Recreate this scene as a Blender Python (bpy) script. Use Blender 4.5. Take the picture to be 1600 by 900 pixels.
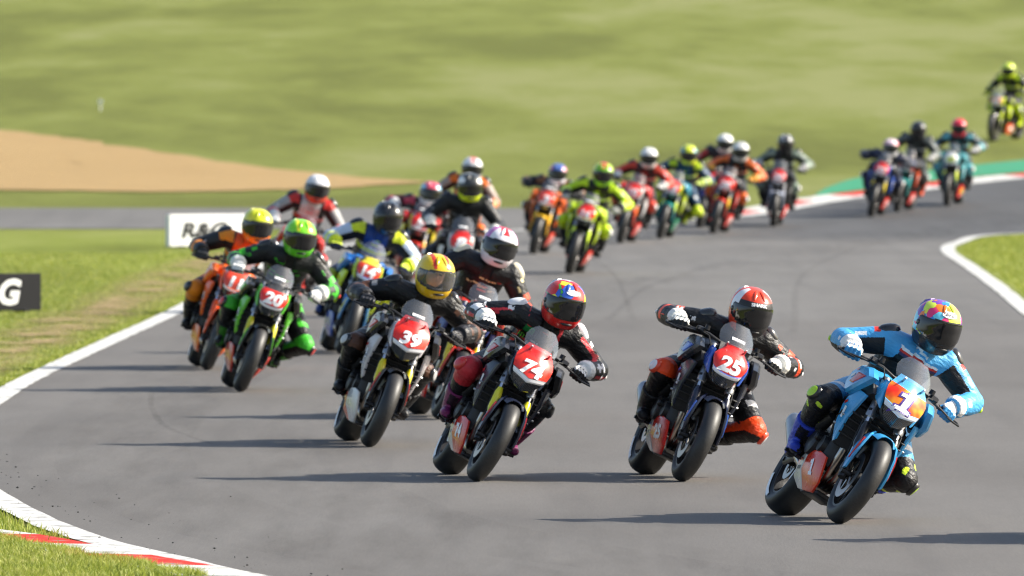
import bpy, bmesh, math, random
import numpy as np
from mathutils import Vector, Matrix, Euler
from mathutils.bvhtree import BVHTree

for o in list(bpy.data.objects):
    bpy.data.objects.remove(o)
SC = bpy.context.scene
COL = SC.collection
R = math.radians
rng = np.random.default_rng(7)
random.seed(7)

# ------------------------------------------------------------------ camera
CAM_H = 2.78
F_MM, SENSOR = 400.0, 36.0
K = CAM_H / 2.7 * F_MM / 300.0
K2 = np.array((CAM_H / 2.7, K))            # plan depths were taken off at 2.7 m and 300 mm
FPX = F_MM / SENSOR * 1600.0
HORIZON = 113.0
PITCH = math.atan((450.0 - HORIZON) / FPX)
cam_d = bpy.data.cameras.new('camera')
cam_d.lens = F_MM
cam_d.sensor_width = SENSOR
cam_d.clip_start = 0.5
cam_d.clip_end = 4000
cam = bpy.data.objects.new('camera', cam_d)
cam.location = (0, 0, CAM_H)
cam.rotation_euler = (R(90) - PITCH, 0, 0)
COL.objects.link(cam)
SC.camera = cam
cam_d.dof.use_dof = True
cam_d.dof.focus_distance = 70.2
cam_d.dof.aperture_fstop = 7.0

# ------------------------------------------------------------------ light
SUN_EL, SUN_AZ = 32.0, 84.0          # azimuth clockwise from +Y: the sun stands to the right
world = bpy.data.worlds.new('World')
SC.world = world
world.use_nodes = True
wn = world.node_tree
wn.nodes.clear()
sky = wn.nodes.new('ShaderNodeTexSky')
sky.sky_type = 'NISHITA'
sky.sun_disc = False
sky.sun_elevation = R(SUN_EL)
sky.sun_rotation = R(SUN_AZ)
sky.air_density = 1.0
sky.dust_density = 2.5
sky.ozone_density = 0.6
bg = wn.nodes.new('ShaderNodeBackground')
bg.inputs['Strength'].default_value = 0.12
wo = wn.nodes.new('ShaderNodeOutputWorld')
wn.links.new(sky.outputs[0], bg.inputs[0])
wn.links.new(bg.outputs[0], wo.inputs[0])
sun_d = bpy.data.lights.new('sun', 'SUN')
sun_d.energy = 5.0
sun_d.angle = R(0.53)
sun_d.color = (1.0, 0.94, 0.83)
sun = bpy.data.objects.new('sun', sun_d)
to_sun = Vector((math.sin(R(SUN_AZ)) * math.cos(R(SUN_EL)), math.cos(R(SUN_AZ)) * math.cos(R(SUN_EL)), math.sin(R(SUN_EL))))
sun.rotation_euler = to_sun.to_track_quat('Z', 'Y').to_euler()
sun.location = (40, 40, 60)
COL.objects.link(sun)
vs = SC.view_settings
vs.view_transform = 'Standard'
vs.look = 'None'
vs.exposure = 0.88
vs.gamma = 1.0
SC.cycles.filter_width = 1.2

# ------------------------------------------------------------------ terrain: flat circuit, then a bank that climbs away
def softplus(t):
    t = np.asarray(t, float)
    return np.where(t > 30, t, np.log1p(np.exp(np.minimum(t, 30))))
def zt(y):
    y = np.asarray(y, float)
    return 0.0315 * 7.0 * (softplus((y - 146 * K) / 7.0) - softplus((y - 430 * K) / 7.0))
def ground(px, py):
    """Point of the terrain that a sight line through a place in the photograph meets."""
    a = (px - 800.0) / FPX
    b = math.tan(math.atan((450.0 - py) / FPX) - PITCH)
    lo, hi = 5.0, 560.0
    for _ in range(60):
        m = (lo + hi) / 2
        if CAM_H + b * m > float(zt(m)):
            lo = m
        else:
            hi = m
    return Vector((a * lo, lo, float(zt(lo))))

# ------------------------------------------------------------------ materials
MATS = {}
def s2l(c):
    return tuple((x / 12.92 if x <= 0.04045 else ((x + 0.055) / 1.055) ** 2.4) for x in c)
def hexc(h):
    h = h.lstrip('#')
    return s2l([int(h[i:i + 2], 16) / 255 for i in (0, 2, 4)])
def newmat(name):
    m = bpy.data.materials.new(name)
    m.use_nodes = True
    nt = m.node_tree
    return m, nt, nt.nodes['Principled BSDF']
def N(nt, t, **kw):
    n = nt.nodes.new('ShaderNode' + t)
    for k, v in kw.items():
        if isinstance(k, str) and k in n.inputs:
            n.inputs[k].default_value = v
        else:
            setattr(n, k, v)
    return n
def coords(nt, scale=1.0, kind='Object'):
    tc = N(nt, 'TexCoord')
    mp = N(nt, 'Mapping')
    if not isinstance(scale, (tuple, list)):
        scale = (scale,) * 3
    mp.inputs['Scale'].default_value = scale
    nt.links.new(tc.outputs[kind], mp.inputs[0])
    return mp.outputs[0]
def noise(nt, vec, scale, detail=4, rough=0.55):
    n = N(nt, 'TexNoise')
    n.inputs['Scale'].default_value = scale
    n.inputs['Detail'].default_value = detail
    n.inputs['Roughness'].default_value = rough
    nt.links.new(vec, n.inputs['Vector'])
    return n.outputs['Fac']
def ramp(nt, fac, stops):
    r = N(nt, 'ValToRGB')
    el = r.color_ramp.elements
    while len(el) < len(stops):
        el.new(0.5)
    for e, (p, c) in zip(el, stops):
        e.position = p
        e.color = tuple(c) + (1,) if len(c) == 3 else c
    nt.links.new(fac, r.inputs[0])
    return r.outputs[0]
def mixc(nt, fac, a, b, mode='MIX'):
    m = N(nt, 'Mix', data_type='RGBA', blend_type=mode)
    for sock, v in ((m.inputs[0], fac), (m.inputs[6], a), (m.inputs[7], b)):
        if hasattr(v, 'links'):
            nt.links.new(v, sock)
        elif isinstance(v, (int, float)):
            sock.default_value = v
        else:
            sock.default_value = tuple(v) + (1,) if len(v) == 3 else v
    return m.outputs[2]
def bump(nt, bs, h, strength=0.3, dist=0.01):
    b = N(nt, 'Bump')
    b.inputs['Strength'].default_value = strength
    b.inputs['Distance'].default_value = dist
    nt.links.new(h, b.inputs['Height'])
    nt.links.new(b.outputs[0], bs.inputs['Normal'])

def paint(h):
    """Glossy bodywork paint with road film on it."""
    k = ('paint', h)
    if k in MATS: return MATS[k]
    c = hexc(h)
    m, nt, bs = newmat('paint_' + h)
    v = coords(nt)
    n = noise(nt, v, 7, 6, 0.65)
    col = mixc(nt, ramp(nt, n, [(0.42, (0, 0, 0)), (0.75, (1, 1, 1))]), c, [0.75 * x + 0.02 for x in c])
    nt.links.new(col, bs.inputs['Base Color'])
    nt.links.new(ramp(nt, n, [(0.3, (0.2,) * 3), (0.8, (0.42,) * 3)]), bs.inputs['Roughness'])
    bs.inputs['Coat Weight'].default_value = 0.35
    bs.inputs['Coat Roughness'].default_value = 0.12
    MATS[k] = m
    return m
def leather(h):
    k = ('leather', h)
    if k in MATS: return MATS[k]
    c = hexc(h)
    m, nt, bs = newmat('leather_' + h)
    v = coords(nt)
    n = noise(nt, v, 14, 5, 0.6)
    w1 = noise(nt, coords(nt, (1, 1, 2.2)), 26, 3, 0.5)
    rg = N(nt, 'TexNoise', noise_type='RIDGED_MULTIFRACTAL'); rg.inputs['Scale'].default_value = 11; rg.inputs['Detail'].default_value = 2; nt.links.new(coords(nt, (1, 1, 1.8)), rg.inputs['Vector'])
    w = N(nt, 'Math', operation='MULTIPLY_ADD'); nt.links.new(rg.outputs[0], w.inputs[0]); w.inputs[1].default_value = 0.5; nt.links.new(w1, w.inputs[2]); w = w.outputs[0]
    col = mixc(nt, ramp(nt, n, [(0.4, (0, 0, 0)), (0.8, (1, 1, 1))]), c, [0.8 * x + 0.012 for x in c])
    nt.links.new(col, bs.inputs['Base Color'])
    bs.inputs['Roughness'].default_value = 0.42
    bs.inputs['Specular IOR Level'].default_value = 0.32
    bump(nt, bs, w, 0.75, 0.013)
    MATS[k] = m
    return m
def simple(name, c, rough=0.5, metal=0.0, bumpscale=None, bstr=0.3, bdist=0.004, var=0.2, coat=0.0):
    k = ('simple', name)
    if k in MATS: return MATS[k]
    m, nt, bs = newmat(name)
    v = coords(nt)
    n = noise(nt, v, 18, 5)
    col = mixc(nt, n, [x * (1 - var) for x in c], [min(1, x * (1 + var)) for x in c])
    nt.links.new(col, bs.inputs['Base Color'])
    bs.inputs['Roughness'].default_value = rough
    bs.inputs['Metallic'].default_value = metal
    bs.inputs['Coat Weight'].default_value = coat
    if bumpscale:
        bump(nt, bs, noise(nt, v, bumpscale, 4), bstr, bdist)
    MATS[k] = m
    return m
def decal(h):
    return simple('print_' + h, hexc(h), 0.45, var=0.05)

def rubber():
    if 'rubber' in MATS: return MATS['rubber']
    m, nt, bs = newmat('slick_tyre_rubber')
    tc = N(nt, 'TexCoord')
    sep = N(nt, 'SeparateXYZ')
    nt.links.new(tc.outputs['Object'], sep.inputs[0])
    n = noise(nt, coords(nt, (9, 40, 40)), 3, 5, 0.6)
    n2 = noise(nt, coords(nt), 90, 3, 0.6)
    ab = N(nt, 'Math', operation='ABSOLUTE')
    nt.links.new(sep.outputs[0], ab.inputs[0])
    band = ramp(nt, ab.outputs[0], [(0.0, (1, 1, 1)), (0.035, (0.8, 0.8, 0.8)), (0.062, (0, 0, 0))])
    f = N(nt, 'Math', operation='MULTIPLY')
    nt.links.new(band, f.inputs[0]); nt.links.new(n, f.inputs[1])
    col = mixc(nt, f.outputs[0], (0.006, 0.006, 0.0065), (0.045, 0.044, 0.042))
    nt.links.new(col, bs.inputs['Base Color'])
    bs.inputs['Roughness'].default_value = 0.5
    bump(nt, bs, n2, 0.25, 0.002)
    MATS['rubber'] = m
    return m
def clear_screen():
    if 'screen' in MATS: return MATS['screen']
    m, nt, bs = newmat('tinted_windscreen')
    nt.nodes.remove(bs)
    tr = N(nt, 'BsdfTransparent'); tr.inputs[0].default_value = (0.93, 0.94, 0.95, 1)
    gl = N(nt, 'BsdfGlossy'); gl.inputs['Roughness'].default_value = 0.06
    lw = N(nt, 'LayerWeight'); lw.inputs[0].default_value = 0.5
    pw = N(nt, 'Math', operation='POWER'); nt.links.new(lw.outputs['Facing'], pw.inputs[0]); pw.inputs[1].default_value = 3.0
    fr = N(nt, 'Math', operation='MULTIPLY_ADD'); nt.links.new(pw.outputs[0], fr.inputs[0]); fr.inputs[1].default_value = 0.45; fr.inputs[2].default_value = 0.045
    mx = N(nt, 'MixShader')
    df = N(nt, 'BsdfDiffuse'); df.inputs[0].default_value = (0.5, 0.52, 0.54, 1)
    mx2 = N(nt, 'MixShader'); mx2.inputs[0].default_value = 0.05
    nt.links.new(fr.outputs[0], mx.inputs[0]); nt.links.new(tr.outputs[0], mx.inputs[1]); nt.links.new(gl.outputs[0], mx.inputs[2])
    nt.links.new(mx.outputs[0], mx2.inputs[1]); nt.links.new(df.outputs[0], mx2.inputs[2])
    nt.links.new(mx2.outputs[0], nt.nodes['Material Output'].inputs[0])
    MATS['screen'] = m
    return m
def patchwork(name, cols, scale, edge=0.045, seed=0.0):
    """Helmet art: crisp patches of several colours with black outlines."""
    k = ('patch', name)
    if k in MATS: return MATS[k]
    m, nt, bs = newmat(name)
    tc = N(nt, 'TexCoord'); mp = N(nt, 'Mapping')
    mp.inputs['Location'].default_value = (seed, seed * 1.7, seed * 0.6)
    nt.links.new(tc.outputs['Object'], mp.inputs[0])
    a = N(nt, 'TexVoronoi', feature='F1', distance='MANHATTAN'); b = N(nt, 'TexVoronoi', feature='F2', distance='MANHATTAN')
    for q in (a, b):
        q.inputs['Scale'].default_value = scale
        nt.links.new(mp.outputs[0], q.inputs['Vector'])
    sp = N(nt, 'SeparateColor'); nt.links.new(a.outputs['Color'], sp.inputs[0])
    r = N(nt, 'ValToRGB'); r.color_ramp.interpolation = 'CONSTANT'
    el = r.color_ramp.elements
    while len(el) < len(cols): el.new(0.5)
    for i, (e, c) in enumerate(zip(el, cols)):
        e.position = i / len(cols); e.color = tuple(hexc(c)) + (1,)
    nt.links.new(sp.outputs[0], r.inputs[0])
    d = N(nt, 'Math', operation='SUBTRACT'); nt.links.new(b.outputs['Distance'], d.inputs[0]); nt.links.new(a.outputs['Distance'], d.inputs[1])
    g = N(nt, 'Math', operation='GREATER_THAN'); nt.links.new(d.outputs[0], g.inputs[0]); g.inputs[1].default_value = edge
    nt.links.new(mixc(nt, g.outputs[0], (0.012, 0.012, 0.014), r.outputs[0]), bs.inputs['Base Color'])
    bs.inputs['Roughness'].default_value = 0.22
    bs.inputs['Coat Weight'].default_value = 0.4
    MATS[k] = m
    return m
def plate_flames():
    """Number plate printed with a red to yellow flame blend."""
    if 'flame' in MATS: return MATS['flame']
    m, nt, bs = newmat('flame_number_plate')
    n = noise(nt, coords(nt, (1, 1, 1)), 9, 2, 0.4)
    nt.links.new(ramp(nt, n, [(0.36, hexc('e02810')), (0.48, hexc('f0601a')), (0.6, hexc('f8a028'))]), bs.inputs['Base Color'])
    bs.inputs['Roughness'].default_value = 0.3
    MATS['flame'] = m
    return m
def headlight():
    if 'hl' in MATS: return MATS['hl']
    m, nt, bs = newmat('headlight_lens')
    w = N(nt, 'TexWave', wave_type='BANDS', bands_direction='X'); w.inputs['Scale'].default_value = 32
    w.inputs['Distortion'].default_value = 0
    tc = N(nt, 'TexCoord'); nt.links.new(tc.outputs['Object'], w.inputs['Vector'])
    nt.links.new(ramp(nt, w.outputs['Fac'], [(0.4, (0.008, 0.009, 0.01)), (0.75, (0.07, 0.075, 0.085))]), bs.inputs['Base Color'])
    bs.inputs['Roughness'].default_value = 0.12
    bs.inputs['Coat Weight'].default_value = 0.8
    MATS['hl'] = m
    return m

BLACK_METAL = simple('black_metal', (0.018, 0.018, 0.02), 0.42, 0.3, 60)
BLACK_PLASTIC = simple('black_plastic', (0.016, 0.016, 0.017), 0.5, 0.0, 90)
ALLOY = simple('cast_alloy', (0.36, 0.37, 0.39), 0.36, 0.9, 50)
CHROME = simple('chrome', (0.75, 0.75, 0.77), 0.12, 1.0)
TITAN = simple('titanium', (0.42, 0.39, 0.36), 0.3, 1.0)
GOLD = simple('gold_anodised', (0.55, 0.35, 0.09), 0.3, 1.0)
ENGINE = simple('engine_casting', (0.035, 0.035, 0.037), 0.45, 0.5, 40)
RADI = simple('radiator_core', (0.02, 0.02, 0.021), 0.6, 0.4, 200, 0.8, 0.004)
GRIP = simple('grip_rubber', (0.014, 0.014, 0.014), 0.75, 0, 150)
DISC = simple('brake_steel', (0.33, 0.32, 0.31), 0.3, 1.0)
VISOR = simple('dark_visor', (0.01, 0.01, 0.011), 0.08, 0.0, coat=0.3)
GLASS = clear_screen()
SKIN = simple('skin', (0.5, 0.29, 0.2), 0.5, 0)
# ------------------------------------------------------------------ mesh builder; shapes are written as (x to the rider's left, f forward, z up)
SQ = [False]
WIDE = dict(fuel_tank=1.14, tank_shroud=1.16, shroud_flash=1.16, radiator_shroud=1.14, air_intake=1.12, engine=1.14, engine_cover=1.1, bolt=1.15, radiator=1.1, coolant_hose=1.1, belly_pan=1.08, belly_side=1.08, frame=1.1, mudguard=1.06, mudguard_stripe=1.06)
def sq(z):
    return z if z < 0.6 else 0.6 + (z - 0.6) * 0.87
class G:
    def __init__(s):
        s.v, s.f, s.m = [], [], []
    def add(s, vs, fs, mat=0):
        o = len(s.v)
        s.v += [tuple(float(q) for q in p) for p in vs]
        s.f += [tuple(i + o for i in f) for f in fs]
        s.m += [mat] * len(fs)
    def loft(s, rings, cap=True, mat=0, closed=True):
        n = len(rings[0]); vs = [p for r in rings for p in r]; fs = []
        for i in range(len(rings) - 1):
            for j in range(n if closed else n - 1):
                k = (j + 1) % n
                fs.append((i * n + j, i * n + k, (i + 1) * n + k, (i + 1) * n + j))
        if cap:
            fs.append(tuple(range(n - 1, -1, -1)))
            fs.append(tuple((len(rings) - 1) * n + j for j in range(n)))
        s.add(vs, fs, mat)
    def tube(s, pts, rad, n=10, mat=0, flat=None):
        pts = [Vector(p) for p in pts]
        if not isinstance(rad, (list, tuple)): rad = [rad] * len(pts)
        rings = []; up = None
        for i, p in enumerate(pts):
            d = (pts[min(i + 1, len(pts) - 1)] - pts[max(i - 1, 0)]).normalized()
            if up is None:
                up = Vector((0, 0, 1)) if abs(d.z) < 0.9 else Vector((1, 0, 0))
            a = (up - d * up.dot(d)).normalized(); up = a
            b = d.cross(a)
            r = rad[i]; ra, rb = (r, r) if not isinstance(r, (tuple, list)) else r
            rings.append([p + a * (ra * math.cos(t)) + b * (rb * math.sin(t)) for t in [2 * math.pi * k / n for k in range(n)]])
        s.loft(rings, True, mat)
    def ball(s, c, r, n=12, mat=0, ax=None):
        if not isinstance(r, (tuple, list)): r = (r, r, r)
        rings = []
        for i in range(1, n // 2 + 1):
            t = math.pi * i / (n // 2 + 1)
            rings.append([(c[0] + r[0] * math.sin(t) * math.cos(a), c[1] + r[1] * math.sin(t) * math.sin(a), c[2] + r[2] * math.cos(t)) for a in [2 * math.pi * k / n for k in range(n)]])
        s.loft(rings, True, mat)
    def rev(s, prof, c, n=40, mat=0, closed=True, a0=0.0, a1=2 * math.pi):
        """profile of (radius, x) turned about the lateral axis through c"""
        full = abs(a1 - a0 - 2 * math.pi) < 1e-6
        k = n if full else n + 1
        rings = []
        for i in range(k):
            a = a0 + (a1 - a0) * i / n
            rings.append([(c[0] + x, c[1] + r * math.sin(a), c[2] + r * math.cos(a)) for r, x in prof])
        if full: rings.append(rings[0])
        s.loft(rings, not full, mat, closed)
    def box(s, c, size, mat=0, rx=0.0, ch=0.18, taper=1.0):
        """box with chamfered edges, pitched about the lateral axis"""
        hx, hf, hz = [q / 2 for q in size]; k = ch * min(hx, hf, hz)
        def ring(z, i, sc):
            X, F = (hx - i) * sc, (hf - i) * sc
            q = k
            return [(X - q, F, z), (X, F - q, z), (X, -F + q, z), (X - q, -F, z), (-X + q, -F, z), (-X, -F + q, z), (-X, F - q, z), (-X + q, F, z)]
        rs = [ring(-hz, k, 1), ring(-hz + k, 0, 1), ring(hz - k, 0, taper), ring(hz, k, taper)]
        cr, sr = math.cos(rx), math.sin(rx)
        s.loft([[(c[0] + x, c[1] + f * cr - z * sr, c[2] + f * sr + z * cr) for x, f, z in r] for r in rs], True, mat)
    def panel(s, out, depth=0.02, bulge=0.012, mat=0, side=1, inset=0.85):
        """solid fairing panel: outline of (f, z, x), bulged outward; side -1 puts it on the rider's right"""
        o = [Vector((x * side, f, z)) for f, z, x in out]
        cen = sum(o, Vector()) / len(o)
        mid = [cen + (p - cen) * inset + Vector((side * bulge, 0, 0)) for p in o]
        back = [p - Vector((side * depth, 0, 0)) for p in o]
        n = len(o); vs = back + o + mid + [cen + Vector((side * bulge * 1.15, 0, 0))]
        fs = []
        for a in (0, n):
            for j in range(n):
                k = (j + 1) % n
                fs.append((a + j, a + k, a + n + k, a + n + j))
        fs += [(2 * n + j, 2 * n + (j + 1) % n, 3 * n) for j in range(n)]
        fs.append(tuple(range(n - 1, -1, -1)))
        s.add(vs, fs, mat)
    def sheet(s, grid, th=0.004, mats=None, mat=0):
        """solid sheet through a grid of points; mats(i, j) picks the slot"""
        g = np.array([[list(p) for p in row] for row in grid], float)
        du = np.gradient(g, axis=0); dv = np.gradient(g, axis=1)
        nrm = np.cross(du, dv); nrm /= np.linalg.norm(nrm, axis=2, keepdims=True) + 1e-9
        m, n = g.shape[:2]
        A = g.reshape(-1, 3); B = (g - nrm * th).reshape(-1, 3); o = m * n
        fs, ms = [], []
        for i in range(m - 1):
            for j in range(n - 1):
                k = mats(i, j) if mats else mat
                a, b, c, d = i * n + j, i * n + j + 1, (i + 1) * n + j + 1, (i + 1) * n + j
                fs += [(a, b, c, d), (o + d, o + c, o + b, o + a)]; ms += [k, k]
        rim = [j for j in range(n)] + [i * n + n - 1 for i in range(1, m)] + [(m - 1) * n + j for j in range(n - 2, -1, -1)] + [i * n for i in range(m - 2, 0, -1)]
        k0 = ms[0]
        for q in range(len(rim)):
            a, b = rim[q], rim[(q + 1) % len(rim)]
            fs.append((a, o + a, o + b, b)); ms.append(k0)
        p = len(s.v)
        s.v += [tuple(x) for x in A] + [tuple(x) for x in B]
        s.f += [tuple(i + p for i in f) for f in fs]; s.m += ms
    def mirrored(s):
        g = G(); g.v = [(-x, y, z) for x, y, z in s.v]; g.f = [tuple(reversed(f)) for f in s.f]; g.m = list(s.m)
        return g
    def both(s):
        g = s.mirrored(); o = len(s.v)
        s.v += g.v; s.f += [tuple(i + o for i in f) for f in g.f]; s.m += g.m
        return s
    def mesh(s, name, nslots=1, smooth=42, flip=True):
        me = bpy.data.meshes.new(name)
        wx = WIDE.get(name.split('_%')[0], 1.0) if SQ[0] else 1.0
        vs = [(x * wx, -f, sq(z) if SQ[0] else z) for x, f, z in s.v] if flip else s.v
        me.from_pydata(vs, [], s.f)
        for _ in range(nslots): me.materials.append(None)
        me.polygons.foreach_set('material_index', s.m)
        bm = bmesh.new(); bm.from_mesh(me)
        bmesh.ops.recalc_face_normals(bm, faces=bm.faces)
        bm.to_mesh(me); bm.free()
        me.polygons.foreach_set('use_smooth', [True] * len(me.polygons))
        if smooth < 180: me.set_sharp_from_angle(angle=R(smooth))
        me.update()
        return me

def evaluated(ob):
    COL.objects.link(ob)
    bpy.context.view_layer.update()
    dg = bpy.context.evaluated_depsgraph_get()
    me = bpy.data.meshes.new_from_object(ob.evaluated_get(dg))
    d = ob.data; bpy.data.objects.remove(ob)
    return me
def voxel(g, name, size, smooth_it=6, nslots=1):
    """merge overlapping closed shapes into one continuous skin"""
    me = g.mesh(name + '_rough')
    ob = bpy.data.objects.new('rough', me)
    r = ob.modifiers.new('r', 'REMESH'); r.mode = 'VOXEL'; r.voxel_size = size; r.use_smooth_shade = True
    sm = ob.modifiers.new('s', 'SMOOTH'); sm.factor = 0.5; sm.iterations = smooth_it
    out = evaluated(ob)
    out.name = name
    out.materials.clear()
    for _ in range(nslots): out.materials.append(None)
    out.polygons.foreach_set('use_smooth', [True] * len(out.polygons))
    return out
TEXTS = {}
def slab_one(grow=0.0):
    """the figure 1 with a flag and a slab foot"""
    q = [(-0.30, -0.5, 0.30, -0.30), (-0.11, -0.30, 0.13, 0.5), (-0.32, 0.22, -0.11, 0.42)]
    v, f = [], []
    for x0, y0, x1, y1 in q:
        x0, y0, x1, y1 = x0 - grow, y0 - grow, x1 + grow, y1 + grow
        for i in range(5):
            for j in range(5):
                v.append((x0 + (x1 - x0) * i / 4, y0 + (y1 - y0) * j / 4))
        b = len(v) - 25
        f += [(b + i * 5 + j, b + i * 5 + 5 + j, b + i * 5 + 6 + j, b + i * 5 + 1 + j) for i in range(4) for j in range(4)]
    v = np.array(v); v[:, 0] += v[:, 1] * 0.15
    return v, f
def text_shape(txt, bold=0.02, shear=0.0):
    k = (txt, bold, shear)
    if k not in TEXTS:
        c = bpy.data.curves.new('lettering', 'FONT')
        c.body = txt; c.align_x = 'CENTER'; c.align_y = 'CENTER'; c.size = 1.0; c.offset = bold; c.shear = shear
        c.resolution_u = 3
        me = evaluated(bpy.data.objects.new('lettering', c))
        bm = bmesh.new(); bm.from_mesh(me); bmesh.ops.triangulate(bm, faces=bm.faces)
        for _ in range(3):
            ed = [e for e in bm.edges if e.calc_length() > 0.16]
            if ed: bmesh.ops.subdivide_edges(bm, edges=ed, cuts=1); bmesh.ops.triangulate(bm, faces=bm.faces)
        bm.to_mesh(me); bm.free()
        v = np.array([p.co[:2] for p in me.vertices]); f = [tuple(p.vertices) for p in me.polygons]
        v -= (v.max(0) + v.min(0)) / 2
        TEXTS[k] = (v / (v[:, 1].max() - v[:, 1].min()), f)
    return TEXTS[k]
def bvh_of(me):
    return BVHTree.FromPolygons([v.co.copy() for v in me.vertices], [tuple(p.vertices) for p in me.polygons])
def decal_mesh(name, shape, bvh, o, n, up, height, off=0.003, width=1.0, roll=0.0):
    """flat print laid onto a curved surface (bvh in mesh space, points as (x, f, z))"""
    cv = lambda p: Vector((p[0], -p[1], p[2]))
    o, n, up = cv(o), cv(n).normalized(), cv(up)
    r = up.cross(n).normalized(); u = n.cross(r).normalized()
    if roll:
        r, u = r * math.cos(roll) + u * math.sin(roll), u * math.cos(roll) - r * math.sin(roll)
    v2, f = shape
    out = []; last = 0.0
    for a, b in v2:
        p = o + r * (a * height * width) + u * (b * height)
        hit = bvh.ray_cast(p + n * 0.4, -n, 0.8) if bvh else (p, n, 0, 0)
        if hit[0] is None:
            out.append(p + n * last)
        else:
            out.append(hit[0] + n * off); last = (hit[0] - p).dot(n) + off
    me = bpy.data.meshes.new(name)
    me.from_pydata([tuple(p) for p in out], [], f)
    me.materials.append(None)
    me.update()
    return me
def outline_shape(pts):
    v = np.array(pts, float)
    c = v.mean(0)
    n = len(pts)
    v = np.vstack([v, c + (v - c) * 0.5, c])
    return v, [(i, (i + 1) % n, n + (i + 1) % n, n + i) for i in range(n)] + [(n + i, n + (i + 1) % n, 2 * n) for i in range(n)]
def oval(n=24, ax=1.6):
    return outline_shape([(ax / 2 * math.cos(2 * math.pi * i / n), 0.5 * math.sin(2 * math.pi * i / n)) for i in range(n)])

def put(name, me, mats, parent=None, mtx=None):
    o = bpy.data.objects.new(name, me)
    COL.objects.link(o)
    for i, m in enumerate(mats):
        o.material_slots[i].link = 'OBJECT'
        o.material_slots[i].material = m
    if parent is not None: o.parent = parent
    if mtx is not None: o.matrix_local = mtx
    return o
def tag(o, label, cat, group=None, kind=None):
    o['label'] = label
    if cat: o['category'] = cat
    if group: o['group'] = group
    if kind: o['kind'] = kind
    return o
# ------------------------------------------------------------------ the setting
def catmull(pts, step=0.5):
    pts = [np.array(p, float) for p in pts]; pts = [2 * pts[0] - pts[1]] + pts + [2 * pts[-1] - pts[-2]]
    out = []
    for i in range(1, len(pts) - 2):
        p0, p1, p2, p3 = pts[i - 1:i + 3]
        n = max(2, int(np.linalg.norm(p2 - p1) / step))
        for k in range(n):
            t = k / n
            out.append(0.5 * (2 * p1 + (p2 - p0) * t + (2 * p0 - 5 * p1 + 4 * p2 - p3) * t * t + (3 * p1 - p0 - 3 * p2 + p3) * t ** 3))
    out.append(pts[-2])
    return np.array(out)
def normals2(c):
    d = np.gradient(c, axis=0); d /= np.linalg.norm(d, axis=1, keepdims=True)
    return np.stack([-d[:, 1], d[:, 0]], 1)          # left of travel
def ribbon(name, c, o0, o1, lift, mat, jitter=0.0):
    nn = normals2(c); k = len(c)
    j0 = rng.normal(0, jitter, k) if jitter else 0; j1 = rng.normal(0, jitter, k) if jitter else 0
    a = c + nn * (o0 + j0 if jitter else np.full(k, o0))[:, None]; b = c + nn * (o1 + j1 if jitter else np.full(k, o1))[:, None]
    vs = [(p[0], p[1], float(zt(p[1])) + lift) for p in np.vstack([a, b])]
    fs = [(i, i + 1, k + i + 1, k + i) for i in range(k - 1)]
    me = bpy.data.meshes.new(name); me.from_pydata(vs, [], fs); me.materials.append(mat)
    bm = bmesh.new(); bm.from_mesh(me); bmesh.ops.recalc_face_normals(bm, faces=bm.faces)
    if sum(f.normal.z for f in bm.faces) < 0: bmesh.ops.reverse_faces(bm, faces=bm.faces)
    bm.to_mesh(me); bm.free()
    o = bpy.data.objects.new(name, me); COL.objects.link(o)
    return o
def structure(o, label):
    o['kind'] = 'structure'; o['label'] = label
    return o
gp = lambda *a: np.array(ground(*a)[:2])

# -- materials of the ground
def grass_material(name, dark, mid, straw, scale=0.16, straw_at=0.62):
    m, nt, bs = newmat(name)
    v = coords(nt)
    wv = N(nt, 'TexNoise'); wv.inputs['Scale'].default_value = 0.06; 
    va = N(nt, 'VectorMath', operation='MULTIPLY_ADD'); nt.links.new(wv.outputs['Color'], va.inputs[0]); va.inputs[1].default_value = (9, 5, 0)
    mp = N(nt, 'Mapping'); mp.inputs['Rotation'].default_value = (0, 0, R(14)); mp.inputs['Scale'].default_value = (1, 0.2, 1); tc_ = N(nt, 'TexCoord'); nt.links.new(tc_.outputs['Object'], mp.inputs[0]); nt.links.new(mp.outputs[0], va.inputs[2]); nt.links.new(mp.outputs[0], wv.inputs['Vector'])
    a = noise(nt, va.outputs[0], scale, 5, 0.55)
    b = noise(nt, va.outputs[0], scale * 5, 5, 0.6)
    c = noise(nt, v, 6.0, 4, 0.7)
    mx = N(nt, 'Math', operation='MULTIPLY_ADD'); nt.links.new(b, mx.inputs[0]); mx.inputs[1].default_value = 0.28
    nt.links.new(a, mx.inputs[2])
    mx2 = N(nt, 'Math', operation='MULTIPLY_ADD'); nt.links.new(c, mx2.inputs[0]); mx2.inputs[1].default_value = 0.16; nt.links.new(mx.outputs[0], mx2.inputs[2])
    sc = N(nt, 'Math', operation='MULTIPLY'); nt.links.new(mx2.outputs[0], sc.inputs[0]); sc.inputs[1].default_value = 0.68
    col = ramp(nt, sc.outputs[0], [(0.40, dark), (0.50, mid), (straw_at, straw)])
    sep = N(nt, 'SeparateXYZ'); nt.links.new(v, sep.inputs[0]); mr = N(nt, 'MapRange'); mr.inputs[1].default_value = 150 * K; mr.inputs[2].default_value = 138 * K; nt.links.new(sep.outputs[1], mr.inputs[0])
    col = mixc(nt, mr.outputs[0], col, mixc(nt, 1.0, col, (1.04, 1.10, 0.76), 'MULTIPLY'))   # the verges are watered and greener than the bank
    nt.links.new(col, bs.inputs['Base Color'])
    bs.inputs['Roughness'].default_value = 0.9
    bs.inputs['Specular IOR Level'].default_value = 0.15
    bump(nt, bs, noise(nt, v, 9.0, 5, 0.75), 0.9, 0.06)
    return m
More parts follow.
